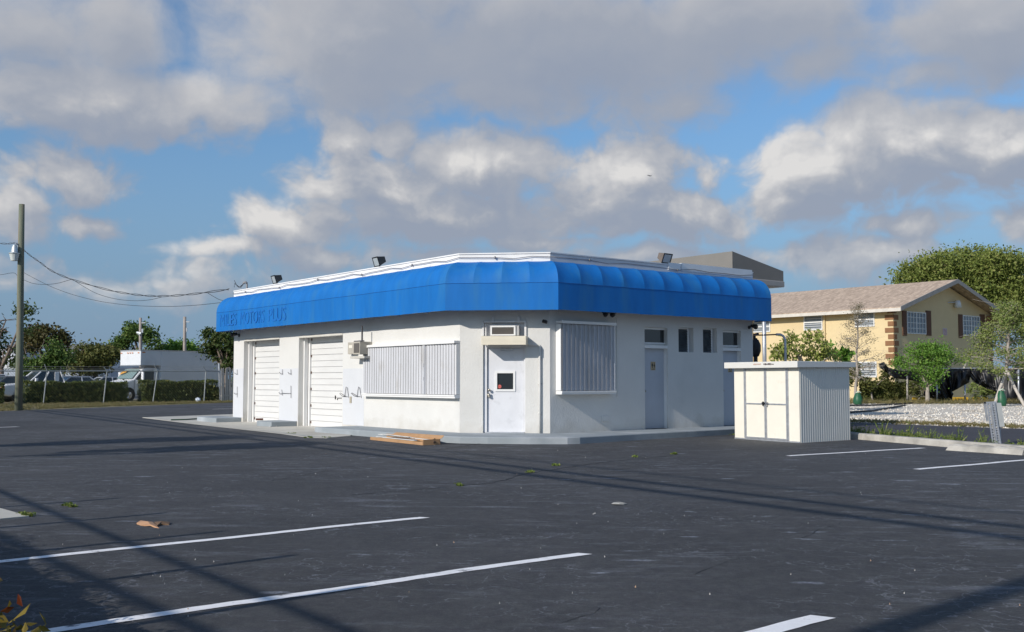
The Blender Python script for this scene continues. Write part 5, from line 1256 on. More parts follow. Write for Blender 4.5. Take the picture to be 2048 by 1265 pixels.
def wire(pts, lb, r=.014, twist=False, name='overhead_cable', ext=None):
    P = []
    for (u, v) in pts: Y = 48.6 + (35.8 - 48.6) * (u - 43) / 427; P.append(at(u, v, Y))
    # smooth through the points
    Q = []
    for i in range(len(P) - 1):
        p0, p1, p2, p3 = P[max(0, i - 1)], P[i], P[i + 1], P[min(len(P) - 1, i + 2)]
        for k in range(6):
            t = k / 6; Q.append(.5 * ((2 * p1) + (-p0 + p2) * t + (2 * p0 - 5 * p1 + 4 * p2 - p3) * t * t + (-p0 + 3 * p1 - 3 * p2 + p3) * t ** 3))
    r *= .5; Q.append(P[-1]); mb = MB()
    if twist:
        for s in (0, math.pi): mb.tube([q + Vector((0, math.cos(i * .8 + s), math.sin(i * .8 + s))) * .03 for i, q in enumerate(Q)], r, 5)
    else: mb.tube(Q, r, 5)
    return tag(mb.build(name, CABLE, smooth=True), lb, 'cable')
wire([(-60, 470), (-10, 485), (15, 488), (30, 487), (45, 498)], 'twisted cable running left from just above the yard lamp', .022, True)
wire([(45, 498), (60, 511), (80, 525), (105, 543), (143, 559), (215, 580), (265, 589), (305, 592.5), (345, 592), (395, 587.5), (458, 579)], 'twisted service cable sagging from the wooden pole to the roof mast', .024, True)
wire([(-40, 550), (0, 550), (18, 547), (30, 547), (38, 556), (47, 560), (65, 567), (88, 569.5), (115, 567), (143, 559)], 'thin cable looping from the pole up to the twisted cable', .02)
wire([(48, 546), (80, 563), (110, 577), (150, 591), (200, 603), (260, 611), (330, 613.5), (390, 611), (448, 605)], 'lowest cable sagging from the pole to the building corner', .018)
wire([(146, 560), (175, 578), (200, 590), (235, 599), (270, 602), (300, 600), (325, 594)], 'short cable loop below the twisted cable', .018)
wire([(415, 586), (428, 594), (440, 600), (456, 603)], 'cable end dropping to the awning corner', .018)
# ---- hedges, fence, gate
def yline(u, a=62.5, b=70.): return a + (b - a) * u / 440
hedge('hedge', 'long hedge behind the fence right of the wooden pole', xy0(at(47, 800, yline(47, 63, 70.5))), xy0(at(256, 800, yline(256, 63, 70.5))) - Vector((.25, 0, 0)), 1.3, 1.27, 6500, .085)
hedge('hedge', 'shorter hedge in front of the box truck flank', xy0(at(280, 800, yline(280, 63, 70.5))), xy0(at(428, 800, yline(428, 63, 70.5))), 1.3, 1.33, 5000, .085)
hedge('hedge', 'end of a hedge cut off by the left edge of the photo', xy0(at(-120, 800, 61)), xy0(at(6, 800, 62.5)), 1.3, 1.2, 2200, .085)
tree('low_shrub', 'low round shrub between the short hedge and the picket gate', xy0(at(428, 800, 70)), [bp(428, 788, 70, 14, 10), bp(412, 790, 70, 9, 8)], 700, .08, L_OLIVE, r=.04, clr=.2, twigs=6)
fn = thing('chain_link_fence', 'chain link fence with angled top arms before the hedges', 'fence', xy0(at(200, 800, 64)))
FP = []; FPOST = M('fence_post_grey', (.34, .37, .38), .5, .4, var=.15)
for (uf, ut, ua, va) in ((-60, -55, -60, 731), (87, 94, 89, 729), (207, 214, 208, 735), (306, 315, 308, 730), (408, 412, 406, 733)):
    Y = yline(uf, 62, 69.5) - .4; a = xy0(at(uf, 800, Y)); b = at(ut, 742.5, Y); FP.append((a, b)); mb = MB(); mb.tube([a, b], .036, 8); mb.tube([b, at(ua, va, Y - .15)], .028, 6); mb.build('post', FPOST, fn)
Y = yline(441, 62, 69.5); a = xy0(at(441, 800, Y)); b = at(438, 727, Y); mb = MB(); mb.tube([a, b], .06, 8); mb.build('post', GALV, fn); FP.append((a, at(439, 742.5, Y)))
mb = MB(); mb.tube([b for a, b in FP], .035, 6); mb.build('top_rail', M('rail_grey', (.28, .31, .32), .5, .3), fn)
mb = MB()
for dz in (.12, .26):
    mb.tube([b + Vector((-.12 - dz * .3, -.05, dz)) for a, b in FP], .008, 4)
mb.build('barbed_wire', M('wire_grey', (.3, .3, .3)), fn)
mb = MB(); st_ = .16
for (a0, b0_), (a1, b1_) in zip(FP, FP[1:]):
    L_ = (a1 - a0).length; n = int(L_ / st_); H = 2.0
    for k in range(-int(H / st_), n + 1):
        for s in (1, -1):
            # diagonal wires clipped to the panel
            x0 = k * st_; x1 = x0 + H
            t0 = max(0, -x0) ; t1 = min(H, L_ - x0)
            if t1 <= t0: continue
            def pt(x, h):
                f = x / L_; lo = a0.lerp(a1, f); hi_ = b0_.lerp(b1_, f); return lo.lerp(hi_, h / H)
            xa, ha, xb, hb = x0 + t0, t0, x0 + t1, t1
            if s < 0: ha, hb = H - ha, H - hb
            p_, q_ = pt(xa, ha), pt(xb, hb); w = Vector((.0035, 0, .0035)); mb.quad(p_ - w, p_ + w, q_ + w, q_ - w)
mb.build('wire_mesh', M('mesh_wire', (.24, .26, .27), .5, .5), fn)
Yg = 68.5; g0 = xy0(at(443, 800, Yg)); g1 = xy0(at(482, 800, Yg + 1)); fg_ = Fr(g0, g1 - g0)
pk = thing('picket_fence', 'weathered grey picket fence between the chain link fence and the garage', 'fence', g0)
Lg = (g1 - g0).length; n = 11; mb = MB()
for z in (.35, 1.1, 1.75): mb.box(fg_, 0, Lg, .06, .10, z, z + .09)
mb.build('rail', WOOD, pk)
for k in range(n):
    x = Lg * k / n; h = 2.25 + random.uniform(-.06, .06); f2 = Fr(fg_.p(x), fg_.x, fg_.y, (random.uniform(-.03, .02), 0, 1)); w = Lg / n * .66; mb = MB()
    mb.prism([f2.p(0, 0, .05), f2.p(w, 0, .05), f2.p(w, 0, h - .06), f2.p(w / 2, 0, h), f2.p(0, 0, h - .06)], f2.y * .025); mb.build('picket', WOOD, pk)
# ---- vehicles; local x forward, y to the left, z up
CGLASS = glassmat('car_glass', (.03, .04, .045), .03)
def vpart(root, name, mb, m, bevel=0, smooth=False, parent=None): return mb.build(name, m, parent or root, bevel=bevel, smooth=smooth)
def wheels(root, xs, w, r=.34):
    for x in xs:
        for s in (-1, 1):
            mb = MB(); y = s * (w / 2 - .1); mb.tube([(x, y - .1, r), (x, y + .1, r)], r, 22); tw = mb.build('wheel', RUBBER, root, bevel=.03)
            mb = MB(); yo = y + s * .101; mb.tube([(x, yo, r), (x, yo + s * .012, r)], r * .62, 18)
            for k in range(6): a = k * math.pi / 3; mb.tube([(x, yo + s * .014, r), (x + math.cos(a) * r * .55, yo + s * .02, r + math.sin(a) * r * .55)], .03, 5)
            mb.build('rim', CHROME, tw)
def shell(root, prof, w, paint, bevel=.07):
    mb = MB(); mb.prism([(x, -w / 2, z) for x, z in prof], (0, w, 0)); return mb.build('body', paint, root, bevel=bevel)
def house_(root, base, top, w0, w1, z0, z1, paint, pillars=(.5,), nm='cabin'):
    """glasshouse: glass solid, painted roof and pillars"""
    b0, b1 = base; t0, t1 = top
    B4 = [Vector((x, y, z0)) for x in (b0, b1) for y in (-w0 / 2, w0 / 2)]; T4 = [Vector((x, y, z1)) for x in (t0, t1) for y in (-w1 / 2, w1 / 2)]
    mb = MB(); mb.add(B4 + T4, [(0, 1, 5, 4), (2, 6, 7, 3), (0, 4, 6, 2), (1, 3, 7, 5), (4, 5, 7, 6)]); g = mb.build('windows', CGLASS, root)
    mb = MB(); mb.box(W0, t0 - .03, t1 + .03, -w1 / 2 - .02, w1 / 2 + .02, z1 - .035, z1 + .05); r = mb.build('roof', paint, root, bevel=.035)
    for i in range(4): mb = MB(); mb.tube([B4[i], T4[i]], .045, 6); mb.build('pillar', paint, root)
    for f in pillars:
        for s in (0, 1): mb = MB(); mb.tube([B4[s].lerp(B4[2 + s], f), T4[s].lerp(T4[2 + s], f)], .045, 6); mb.build('pillar', paint, root)
    return g
def lights(root, x, ys, z, m, nm='headlight', d=.04, w=.16, h=.09):
    for y in ys: mb = MB(); mb.box(W0, x - d, x + d, y - w, y + w, z - h, z + h); mb.build(nm, m, root, bevel=.02)
HEADL = M('headlight_lens', (.6, .62, .64), .1, .3, spec=.9)
def sedan(label, paint, hh=1.62):
    t = thing('parked_car', label, 'car', (0, 0, 0), 'cars parked behind the long hedge')
    shell(t, [(-2.3, .35), (-2.32, .75), (-2.2, 1.02), (-1.5, 1.06), (1.0, 1.0), (1.9, .90), (2.25, .74), (2.3, .35), (1.9, .22), (-1.9, .22)], 1.8, paint)
    house_(t, (-1.75, 1.1), (-1.05, .25), 1.62, 1.25, 1.0, hh, paint, (.42,))
    wheels(t, (-1.4, 1.4), 1.78); lights(t, 2.24, (-.65, .65), .72, HEADL); lights(t, -2.27, (-.7, .7), .85, REDL, 'tail_light')
    for s in (-1, 1): mb = MB(); mb.box(W0, .75, .95, s * .92 - .08, s * .92 + .08, 1.0, 1.14); mb.build('mirror', paint, t, bevel=.02)
    mb = MB(); mb.box(W0, 2.28, 2.36, -.8, .8, .35, .55); mb.build('bumper', paint, t, bevel=.03)
    return t
def place(o, u, Y, h, z=0):
    p = at(u, 800, Y); move(o, (p.x, p.y, z), R(90 - h))
place(sedan('silver car parked just right of the white pickup', CARS_), 140, 70, 227)
place(sedan('dark car parked between the two silver cars', CARD, 1.66), 180, 86, 227)
place(sedan('pale silver car parked in front of the box truck nose', M('pale_silver_paint', (.55, .58, .62), .28, .4, var=.02)), 205, 84, 227)
place(sedan('dark grey car parked behind the wooden pole left of the pickup', M('grey_car_paint', (.12, .13, .15), .25, .4)), 14, 68, 227)
place(sedan('white car cut off by the left edge of the photo', CARW, 1.75), -30, 70, 227)
# pickup
pu = thing('pickup_truck', 'white pickup truck facing left behind the wooden pole', 'pickup truck', (0, 0, 0))
shell(pu, [(-2.8, .5), (-2.8, 1.15), (-.95, 1.18), (.95, 1.18), (2.45, 1.06), (2.68, .95), (2.74, .5), (2.3, .35), (-2.4, .35)], 1.95, CARW, .09)
house_(pu, (-.95, 1.15), (-.72, .38), 1.72, 1.42, 1.16, 1.84, CARW, (.60,))
mb = MB(); mb.box(W0, -.62, -.35, .80, .84, 1.17, 1.8); mb.build('door_pillar', CARW, pu, bevel=.02)
wheels(pu, (-1.75, 1.75), 1.95, .39); lights(pu, 2.70, (-.75, .75), .88, HEADL, w=.17, h=.12); lights(pu, 2.64, (.94, -.94), .88, AMBER, 'side_light', .1, .04, .1)
mb = MB(); mb.box(W0, 2.72, 2.9, -.98, .98, .48, .70); mb.build('bumper', CHROME, pu, bevel=.04)
mb = MB(); mb.box(W0, 2.71, 2.76, -.52, .52, .72, 1.02); mb.build('grille', BLACKM, pu)
for s in (-1, 1): mb = MB(); mb.box(W0, .72, .86, s * 1.06 - .1, s * 1.06 + .1, 1.2, 1.42); mb.build('mirror', CARW, pu, bevel=.02)
mb = MB(); mb.box(W0, -.2, -.02, .976, .99, .98, 1.03); mb.build('handle', BLACKM, pu)
h = 226; f = Vector((math.sin(R(h)), math.cos(R(h)), 0)); lft = Vector((-f.y, f.x, 0)); tgt = xy0(at(6, 800, 66.0)); pu.scale = (1.08, 1.08, 1.08); move(pu, tgt - f * 2.8 - lft * .97, R(90 - h))
# box truck
TRKW = M('truck_box_white', (.70, .72, .75), .45, .05, var=.03, scale=1.5, c2=(.60, .62, .65), c2scale=.8)
bt = thing('box_truck', 'white box truck with its cargo box jutting over the van cab', 'truck', (0, 0, 0))
WB = 2.45; mb = MB(); mb.box(W0, -7.4, -1.62, -WB / 2, WB / 2, .95, 3.5); mb.box(W0, -1.617, 0, -WB / 2, WB / 2, 2.42, 3.5)
bx = mb.build('cargo_box', TRKW, bt, bevel=.03)
mb = MB()
for z in (2.44, 3.46): mb.box(W0, -.0, .03, -WB / 2, WB / 2, z - .03, z + .03)
mb.box(W0, -7.4, .0, WB / 2 + .002, WB / 2 + .02, 3.44, 3.51); mb.box(W0, -7.4, -1.7, WB / 2 + .002, WB / 2 + .02, .92, 1.0); mb.build('edge_rail', GALV, bx)
for y in (-1.05, -.28, 0, .28, 1.0): mb = MB(); mb.box(W0, .03, .05, y - .07, y + .07, 3.27, 3.33); mb.build('marker_light', AMBER, bx)
mb = MB(); mb.box(W0, -.35, -.12, WB / 2 + .002, WB / 2 + .02, 3.3, 3.36); mb.build('marker_light', AMBER, bx)
mb = MB(); mb.prism([(x, -1.0, z) for x, z in [(-1.61, .5), (-1.61, 2.25), (-.75, 2.3), (-.3, 2.18), (.38, 1.45), (1.35, 1.22), (1.52, 1.0), (1.55, .45), (1.2, .38), (-1.2, .38)]], (0, 2.0, 0)); cb = mb.build('cab', CARW, bt, bevel=.09)
mb = MB(); mb.add([(-.22, -.86, 2.12), (-.22, .86, 2.12), (.42, .90, 1.47), (.42, -.90, 1.47)], [(0, 1, 2, 3)]); o = mb.build('windscreen', glassmat('windscreen_glass', (.20, .28, .27), .08), cb)
for v in o.data.vertices: v.co += Vector((.035, 0, .05))
mb = MB(); mb.add([(-.02, -.55, 2.02), (-.02, -.1, 2.02), (.12, -.3, 1.87), (.30, -.8, 1.70), (.12, -.8, 1.87)], [(0, 1, 2, 3, 4)]); o = mb.build('sunshade', M('orange_sunshade', (.65, .33, .05), .6), cb)
for v in o.data.vertices: v.co += Vector((.05, 0, .07))
for s in (1, -1):
    mb = MB(); y = s * 1.008; mb.quad((-1.15, y, 1.42), (-.02, y, 1.42), (.24, y, 1.47), (-.32, y, 2.08), (-1.15, y, 2.12)); mb.build('side_window', CGLASS, cb)
    mb = MB(); mb.tube([(.15, s * 1.0, 1.35), (-.1, s * 1.35, 1.42), (-.1, s * 1.35, 1.95), (-.25, s * 1.0, 2.1)], .02, 6); mb.tube([(.2, s * 1.0, 1.15), (-.1, s * 1.35, 1.45)], .02, 6); mb.box(W0, -.13, -.05, s * 1.38 - .13, s * 1.38 + .13, 1.42, 1.98); mb.build('mirror', CARW, cb)
mb = MB(); mb.box(W0, -1.2, -1.15, 1.01, 1.02, .6, 2.1); mb.box(W0, .3, .33, 1.01, 1.02, .6, 1.4); mb.build('door_seam', DARK, cb)
mb = MB(); mb.tube([(.72, 1.015, .42), (.72, 1.018, .42)], .5, 20); mb.build('wheel_arch', DARK, cb)
for x in (1.02, ):
    pass
wheels(bt, (.72, -4.6), 2.1, .38); lights(bt, 1.56, (-.75, .75), .85, HEADL, w=.15, h=.1)
mb = MB(); mb.box(W0, 1.5, 1.75, -1.0, 1.0, .45, .65); mb.build('bumper', CHROME, bt, bevel=.03)
mb = MB(); mb.box(W0, -7.3, -1.5, -.5, .5, .6, .9); mb.build('chassis', DARK, bt)
h = 217; f = Vector((math.sin(R(h)), math.cos(R(h)), 0)); lft = Vector((-f.y, f.x, 0)); tgt = xy0(at(279.5, 800, 72)); move(bt, tgt - lft * WB / 2, R(90 - h))
# tall van far behind
vn = thing('parked_van', 'small white van seen far behind left of the box truck', 'van', (0, 0, 0))
mb = MB(); mb.box(W0, -2.6, 2.2, -1, 1, .5, 3.2); mb.build('body', CARW, vn, bevel=.12)
mb = MB(); mb.box(W0, 2.2, 2.23, -.8, .8, 2.1, 2.85); mb.build('windscreen', CGLASS, vn); mb = MB(); mb.box(W0, 2.2, 2.6, -1, 1, .5, 1.6); mb.build('bonnet', CARW, vn, bevel=.1)
wheels(vn, (-1.7, 1.7), 2.0, .38); lights(vn, 2.6, (-.7, .7), 1.2, HEADL)
place(vn, 224, 100, 200)
# ---- buildings and walls beyond
PALE = M('pale_blue_wall', (.42, .47, .54), .8, var=.08, scale=.5)
a = xy0(at(-160, 800, 97)); b = xy0(at(345, 800, 99)); z = at(0, 738, 97).z; f_ = Fr(a, b - a)
lw = thing('long_wall', 'long pale blue-grey wall far behind the parked cars', 'wall', a); mb = MB(); mb.box(f_, 0, (b - a).length, -.15, .15, 0, z); mb.build('wall', PALE, lw); mb = MB(); mb.box(f_, 0, (b - a).length, -.2, .2, z + .002, z + .12); mb.build('coping', M('coping_grey', (.5, .52, .54), .8), lw)
mf = thing('metal_rail_fence', 'dark metal rail fence before the pale wall between pole and truck', 'fence', xy0(at(110, 800, 88)))
p, q = xy0(at(60, 800, 88)), xy0(at(178, 800, 88)); f_ = Fr(p, q - p); Lf = (q - p).length; mb = MB()
for z in (.8, 1.7, 2.05): mb.box(f_, 0, Lf, 0, .05, z, z + .06)
mb.build('rail', BLACKM, mf)
for k in range(8): mb = MB(); x = Lf * k / 7; mb.box(f_, x - .06, x + .06, -.06, -.001, 0, 2.35); mb.build('post', BLACKM, mf)
def lowb(u0, u1, v, Y, label, wallc, roofc, dep=8, win=()):
    a = xy0(at(u0, 800, Y)); b = xy0(at(u1, 800, Y)); z = at(u0, v, Y).z; f_ = Fr(a, b - a); f_.y = Vector((0, 1, 0)); L_ = (b - a).length
    t = thing('low_building', label, 'building', a); mb = MB(); mb.box(f_, 0, L_, 0, dep, 0, z); mb.build('wall', wallc, t)
    mb = MB(); mb.box(f_, -.3, L_ + .3, -.5, dep, z + .003, z + .5); mb.build('fascia', TRIMW, t)
    mb = MB(); mb.prism([f_.p(-.2, -.3, z + .503), f_.p(L_ + .2, -.3, z + .503), f_.p(L_ - 1, 1, z + 2.4), f_.p(1, 1, z + 2.4)], (0, dep - 1, 0)); mb.build('roof', roofc, t)
    for (x0, x1, z0, z1) in win:
        mb = MB(); mb.box(f_, x0 - .1, x1 + .1, -.05, -.001, z0 - .1, z1 + .1); w = mb.build('window', TRIMW, t); mb = MB(); mb.box(f_, x0, x1, -.07, -.051, z0, z1); mb.build('pane', CGLASS, w)
lowb(102, 178, 731, 118, 'low grey building with white trim beyond the parked cars', M('grey_siding', (.38, .42, .45), .8, var=.05), M('dark_grey_roof', (.16, .17, .18), .8), win=((2.2, 3.0, 1.8, 2.6), (1.0, 1.9, 1.8, 2.9)))
lowb(-90, 34, 741, 112, 'pale low building behind the wooden pole at the left edge', M('pale_siding', (.5, .52, .52), .8), M('pale_roof', (.50, .52, .55), .8), 8)
for (u, v, Y, r_, lb) in ((281, 636, 112, .2, 'far slim utility pole with a small lamp above the box truck'), (369.5, 634, 112, .22, 'far utility pole right of the lamp pole above the box truck')):
    b_ = xy0(at(u - .5, 800, Y)); t_ = at(u, v, Y); t = utility_pole(b_, t_, r_, lb, 'utility_pole', 'far poles above the box truck', M('far_pole_wood', (.34, .30, .27), .9, var=.2))
    mb = MB(); mb.box(Fr(t_ - Vector((0, 0, .6)), (1, 0, 0)), -.1, .55, -.08, .08, 0, .1); mb.box(Fr(t_ - Vector((0, 0, 1.4)), (1, 0, 0)), .1, .3, -.08, .08, -.2, .2); mb.build('insulator_arm', GALV, t)
    if u < 300: mb = MB(); q = at(273, 667, Y); mb.tube([q + Vector((.5, 0, -.1)), q + Vector((0, 0, .1))], .28, 8, .1); mb.build('lamp_head', M('lamp_silver', (.6, .6, .6)), t)
# trees beyond the yard
G2 = 'trees beyond the car yard'
tree('sparse_tree', 'sparse dark tree rising behind the wooden pole', xy0(at(2, 800, 76)), [bp(12, 645, 76, 26, 22), bp(-20, 670, 76, 34, 34), bp(50, 628, 76, 18, 20), bp(5, 710, 76, 34, 28), bp(60, 655, 76, 10, 16), bp(-45, 640, 76, 26, 40)], 3400, .16, L_DARK, r=.24, clr=.6, per=9, twigs=90, group=G2, shell=.6)
tree('leafy_tree', 'dense mid green tree right of the wooden pole', xy0(at(80, 800, 84)), [bp(78, 705, 84, 42, 26), bp(55, 725, 84, 30, 20), bp(108, 715, 84, 26, 22), bp(85, 735, 84, 34, 18)], 9000, .16, L_GREEN, r=.25, clr=.7, group=G2)
tree('leafy_tree', 'reddish brown tree top above the mid green tree', xy0(at(100, 800, 94)), [bp(95, 675, 94, 34, 22), bp(75, 690, 94, 28, 16), bp(122, 690, 94, 16, 22), bp(60, 668, 94, 12, 10)], 5200, .18, L_RED, r=.25, clr=.7, per=12, group=G2)
tree('leafy_tree', 'olive tree before the low building left of the truck', xy0(at(195, 800, 88)), [bp(190, 716, 88, 36, 18), bp(165, 705, 88, 16, 14), bp(215, 712, 88, 22, 18), bp(178, 735, 88, 34, 14), bp(150, 728, 88, 14, 16), bp(185, 700, 88, 22, 10)], 6500, .16, L_OLIVE, r=.25, clr=.6, per=12, group=G2)
tree('leafy_tree', 'wide green tree behind the front of the box truck', xy0(at(278, 800, 118)), [bp(262, 690, 118, 32, 22), bp(300, 690, 118, 28, 22), bp(280, 672, 118, 26, 20), bp(245, 705, 118, 24, 16), bp(265, 665, 118, 16, 14), bp(322, 700, 118, 12, 16)], 9000, .22, L_GREEN, r=.4, clr=.9, group=G2)
tree('leafy_tree', 'small bright tree by the far pole above the truck roof', xy0(at(362, 800, 122)), [bp(362, 698, 122, 28, 14), bp(345, 702, 122, 16, 12), bp(385, 704, 122, 12, 10)], 3500, .2, L_BRIGHT, r=.25, clr=.8, group=G2)
tree('leafy_tree', 'leafy tree drooping over the truck tail next to the garage', xy0(at(452, 800, 71.5)), [bp(455, 690, 71.5, 34, 30), bp(425, 676, 71.5, 18, 14), bp(410, 698, 71.5, 14, 8), bp(462, 720, 71.5, 24, 22), bp(440, 708, 71.5, 18, 16), bp(418, 662, 71.5, 10, 8), bp(480, 700, 71.5, 24, 34)], 7500, .13, L_DARK, r=.2, clr=.42, per=12, twigs=50, group=G2)
random.seed(5); mb = MB()
for (x0, x1, Y, zz) in ((-250, 30, 235, 7), (60, 420, 260, 9), (-330, -90, 190, 8), (90, 330, 170, 9)):
    bl = []
    for k in range(46):
        x = random.uniform(x0, x1); h_ = zz * random.uniform(.5, 1.05); bl.append((x, Y + random.uniform(-12, 12), h_ * .45, random.uniform(5, 11), 6, h_ * .55))
    crown(mb, bl, 9000, .75, 16, 2.2, .5)
tag(mb.build('far_treeline', leafmat('leaf_far', (.06, .09, .035), (.11, .14, .05), (.13, .13, .06))), 'low dark green line of trees on the horizon', None, kind='stuff')
mb = MB()
for _ in range(2600):
    u = random.uniform(-60, 470); t = random.random(); a = EDGE_L[0].lerp(EDGE_L[1], u / 466); Yt = a.y + .3 + t ** 1.5 * (yline(u, 62.5, 71) - a.y - .6); p = at(u, 800, Yt)
    tuft(mb, Vector((p.x, p.y, -.01)), random.uniform(.04, .13), 4, 1.2)
tag(mb.build('verge_grass', leafmat('verge_blade', (.14, .15, .045), (.27, .22, .11), (.31, .26, .15))), 'dry tufted grass on the verge between asphalt and fence', None, kind='stuff')
# ================================================================ things standing outside the frame whose shadows fall into it
dh = Vector((-sdir.x, -sdir.y, 0)).normalized(); kz = 1 / math.tan(R(SUN_EL))
def caster(u, v, z):
    g = G(u, v); p = g - dh * z * kz; return Vector((p.x, p.y, z))
def span(p1, p2, z, r, lb, a=40, b=40, sag=0):
    P, Q = caster(*p1, z), caster(*p2, z); d = (Q - P).normalized(); P = P - d * a; Q = Q + d * b; n = 12
    mb = MB(); mb.tube([P.lerp(Q, i / n) for i in range(n + 1)], r, 6); tag(mb.build('overhead_cable', CABLE), lb, 'cable', 'street cables overhead')
span((0, 983), (640, 1240), 3.2, .033, 'thick street cable whose shadow crosses the left corner of the lot')
span((0, 1073), (328, 1226), 3.0, .038, 'lowest street cable whose shadow meets the shade of the near hedge')
span((700, 904), (2048, 1078), 6.0, .062, 'street cable casting the lower of two long shadows across the lot')
span((700, 894), (2048, 1055), 6.0, .055, 'street cable casting the upper of two long shadows across the lot')
span((1000, 915), (2048, 1028), 8.0, .026, 'thin high street cable with a faint shadow beyond the other two')
pb = G(1846, 1229); pb = pb - dh * 13.2; utility_pole(pb, pb + Vector((.1, 0, 10.5)), .15, 'street utility pole outside the frame casting the broad corner shadow')
for k, (u, v) in enumerate(((232, 997), (321, 1027), (434, 1064), (578, 1112), (720, 1176))):
    g = G(u, v); p = g - dh * 5.0; h_ = 5.0 / kz; t = thing('metal_stake', ('first', 'second', 'third', 'fourth', 'last')[k] + ' of the thin stakes in the near hedge, counted from the far end', 'stake', p, 'thin stakes in the near hedge')
    mb = MB(); mb.tube([p, p + Vector((0, 0, h_))], .045, 6, .04); mb.build('rod', GALV, t); mb = MB(); mb.tube([p + Vector((0, 0, h_ - .01)), p + Vector((0, 0, h_ + .03))], .03, 6); mb.build('cap', GALV, t)
for k, ((u0, v0), (u1, v1), Z0, Z1, rr) in enumerate((((170, 893), (470, 873.5), 3.6, 6.0, .9), ((250, 906), (610, 886), 3.4, 5.9, .98))):
    tip = G(u1, v1); b_ = tip - dh * Z1 * kz; b_.z = 0
    mid = (Z0 + Z1) / 2
    tree('street_tree', ('slim street tree outside the frame casting the upper dark shadow', 'slim street tree outside the frame casting the lower dark shadow')[k], b_, [(b_.x, b_.y, mid - .5, rr * .8, rr * .8, .9), (b_.x + .1, b_.y, mid + .4, rr, rr, .8), (b_.x, b_.y, Z1 - .5, rr * .6, rr * .6, .5), (b_.x, b_.y, Z0 + .1, rr * .45, rr * .45, .6)], 11000, .08, L_GREEN, r=.07, clr=.26, per=12, twigs=10)
# near hedge with red tips, its end showing in the corner
random.seed(77)
L_COCO = leafmat('leaf_red_tip', (.12, .10, .02), (.26, .19, .03), (.30, .02, .012), .3)
h0, h1 = Vector((-6.5, 10.2, 0)), Vector((-1.20, 3.0, 0)); f_ = Fr(h0, h1 - h0); Lh = (h1 - h0).length; s_ = 1 if f_.y.x < 0 else -1
mb = MB(); rows = []
for i in range(24):
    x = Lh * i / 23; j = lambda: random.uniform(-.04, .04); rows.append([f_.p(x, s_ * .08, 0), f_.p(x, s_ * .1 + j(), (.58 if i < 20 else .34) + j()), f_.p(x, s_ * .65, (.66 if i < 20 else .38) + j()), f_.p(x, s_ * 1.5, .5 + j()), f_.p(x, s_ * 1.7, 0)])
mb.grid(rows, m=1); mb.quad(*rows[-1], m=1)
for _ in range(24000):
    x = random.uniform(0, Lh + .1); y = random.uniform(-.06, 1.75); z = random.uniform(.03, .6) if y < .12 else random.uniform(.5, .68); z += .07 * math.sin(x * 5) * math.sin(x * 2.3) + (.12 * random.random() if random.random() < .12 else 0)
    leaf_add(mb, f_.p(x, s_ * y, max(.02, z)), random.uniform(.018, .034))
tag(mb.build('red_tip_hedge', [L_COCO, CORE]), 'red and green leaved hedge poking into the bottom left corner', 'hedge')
# ================================================================ litter
cx_ = G(805, 890); CT = thing('open_carton', 'long open cardboard carton full of white strips by the step', 'carton', xy0(cx_))
a, b = G(741, 880), G(846, 891); f_ = Fr(a, b - a); Lc = (b - a).length; f_.y = Vector((-f_.x.y, f_.x.x, 0)); 
mb = MB(); mb.box(f_, 0, Lc, 0, .42, .0, .012); mb.box(f_, 0, Lc, .42, .432, 0, .13); mb.box(f_, 0, Lc, -.008, 0, 0, .07); mb.box(f_, Lc, Lc + .01, .0, .42, 0, .12); mb.box(f_, -.01, 0, 0, .42, 0, .05)
P = [f_.p(0.3, .432, .13), f_.p(Lc + .05, .432, .13), f_.p(Lc + .05, .5, .19), f_.p(.35, .5, .17)]; mb.prism(P, (0, 0, .008)); mb.build('box', TAN, CT)
for k in range(9):
    y = .04 + random.random() * .32; z = .02 + .015 * k; x0 = random.uniform(.0, .5); mb = MB(); d = Vector((f_.x.x, f_.x.y, random.uniform(-.01, .02))); g_ = Fr(f_.p(x0, y, z), d); mb.box(g_, 0, random.uniform(.9, Lc - x0 - .1), -.035, .035, 0, .008); mb.build('blind_slat', M('slat_white', (.74, .73, .70), .6), CT)
mb = MB(); c = G(868, 890); f2 = Fr(c, f_.x); mb.ball(c + Vector((0, .1, .06)), .06, .16, .07, 8, jit=.15); mb.build('torn_end', M('dark_carton', (.09, .06, .045), .9), CT)
def scrap(pts, z, name, label, cat, m, th=.012, lift=.03):
    P = [G(u, v) for u, v in pts]; c = sum(P, Vector()) / len(P); top = []
    mb = MB(); n = len(P); bot = [p + Vector((0, 0, .002 + lift * random.random())) for p in P]; mb.add(bot + [c + Vector((0, 0, lift * 1.6))] , [(i, (i + 1) % n, n) for i in range(n)]); o = mb.build(name, m); so = o.modifiers.new('s', 'SOLIDIFY'); so.thickness = th; so.offset = 1
    return tag(o, label, cat)
scrap([(273, 1049), (281, 1042), (292, 1046), (305, 1047), (312, 1052), (318, 1057), (300, 1054), (282, 1052)], 0, 'torn_cardboard', 'torn tan piece of cardboard lying on the open asphalt', 'cardboard', M('pale_cardboard', (.52, .30, .17), .8, var=.1, scale=6), lift=.02)
scrap([(308, 1045), (322, 1047), (340, 1047), (338, 1051), (322, 1051), (314, 1054)], 0, 'bark_strip', 'dark brown bark strip beside the tan cardboard', 'bark', M('brown_bark_scrap', (.16, .10, .06), .9, var=.3, scale=20), lift=.02)
q = FL.p(FL.px(519, 838)[0] + .0, .35, .165); q = G(519, 841, .16); mb = MB(); mb.box(Fr(q, (.94, .3, 0)), -.11, .11, -.05, .05, .0, .06); tag(mb.build('loose_brick', M('dark_brick', (.13, .05, .035), .85, var=.2, scale=20), bevel=.008), 'dark red brick lying on the low plinth between the bays', 'brick')
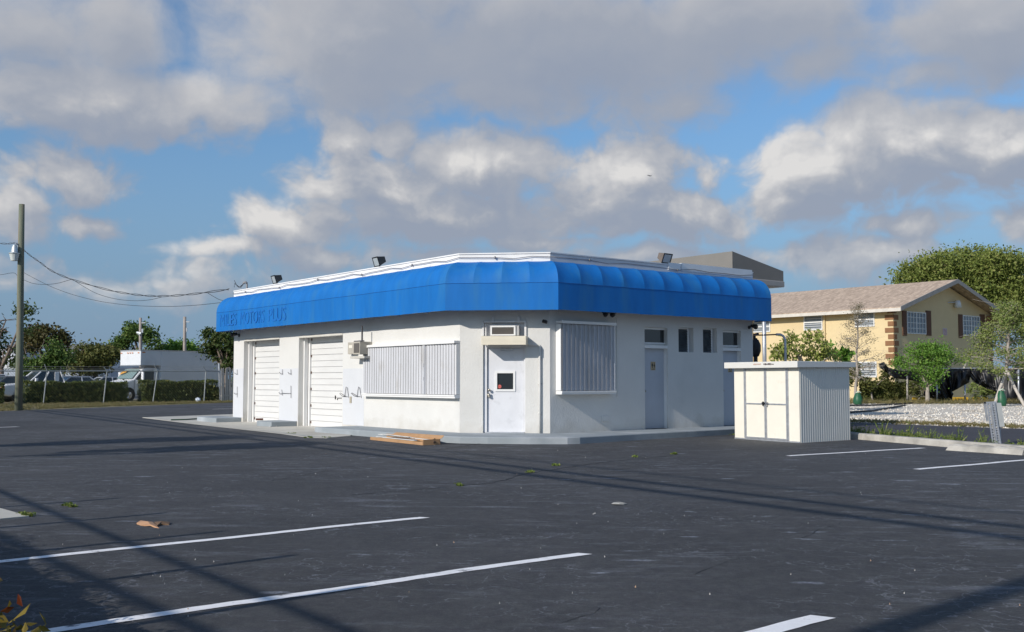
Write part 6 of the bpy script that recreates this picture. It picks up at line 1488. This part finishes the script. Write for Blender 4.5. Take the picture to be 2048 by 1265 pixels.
P = [G(u, v, .03) for u, v in ((540, 853.5), (545, 850), (549, 849), (553, 853), (558, 851))]; mb = MB(); mb.tube(P, .012, 5); tag(mb.build('white_cord', TRIMW), 'short white cord curled on the concrete by the plinth', 'cord')
P = [G(u, v, .03) for u, v in ((342, 840.5), (368, 840), (392, 838.5), (405, 838), (420, 836.5))]; mb = MB(); mb.tube(P, .03, 5); tag(mb.build('garden_hose', M('dark_green_hose', (.03, .07, .04), .6)), 'dark green hose on the concrete apron by the far plinth', 'hose')
c = at(396, 795, 67); mb = MB(); mb.ball((c.x, c.y, .13), .2, .15, .15, 8, jit=.35); tag(mb.build('plastic_bag', M('white_plastic', (.62, .68, .75), .5)), 'crumpled white plastic bag at the foot of the short hedge', 'plastic bag')
c = G(1238, 1010); mb = MB(); mb.ball((c.x, c.y, .012), .09, .05, .018, 8, jit=.2); tag(mb.build('flat_stone', M('flat_grey_stone', (.33, .33, .31), .8)), 'small flat grey stone lying alone on the open asphalt', 'stone')
b = at(1300, 352, 290); bd = MB(); bd.tube([b + Vector((-.35, 0, 0)), b + Vector((.25, 0, -.05)), b + Vector((.45, 0, 0))], .12, 6, .05); bd.quad(b, b + Vector((.12, 0, 0)), b + Vector((-.5, .2, .30)), b + Vector((-.9, .2, .16))); bd.quad(b, b + Vector((.12, 0, 0)), b + Vector((.9, -.2, .28)), b + Vector((.5, -.2, .12)))
tag(bd.build('bird', BLACKM), 'small dark bird gliding before the middle clouds', 'bird')
random.seed(4); mb = MB()
for _ in range(90):
    u = random.uniform(-20, 2060); v = 850 + 400 * random.random() ** 1.7; p = G(u, v)
    if p.y > 30 or abs((p - A).dot(FD.y)) < 0: continue
    if (p - A).dot(FL.y) < 1.5 and (p - B).dot(FR.y) < 1.5 and (p - A).dot(FD.y) < 2.3: continue
    stone(mb, p + Vector((0, 0, .01)), random.choice((.002, .003, .004, .005, .007)), random.choice((0, 0, 0, 1, 2)))
tag(mb.build('pavement_grit', [M('pale_grit', (.6, .58, .55), .8), M('tan_grit', (.45, .3, .2), .8), M('grey_grit', (.3, .3, .3), .8)]), 'scattered pale grit and scraps on the asphalt', None, kind='stuff')
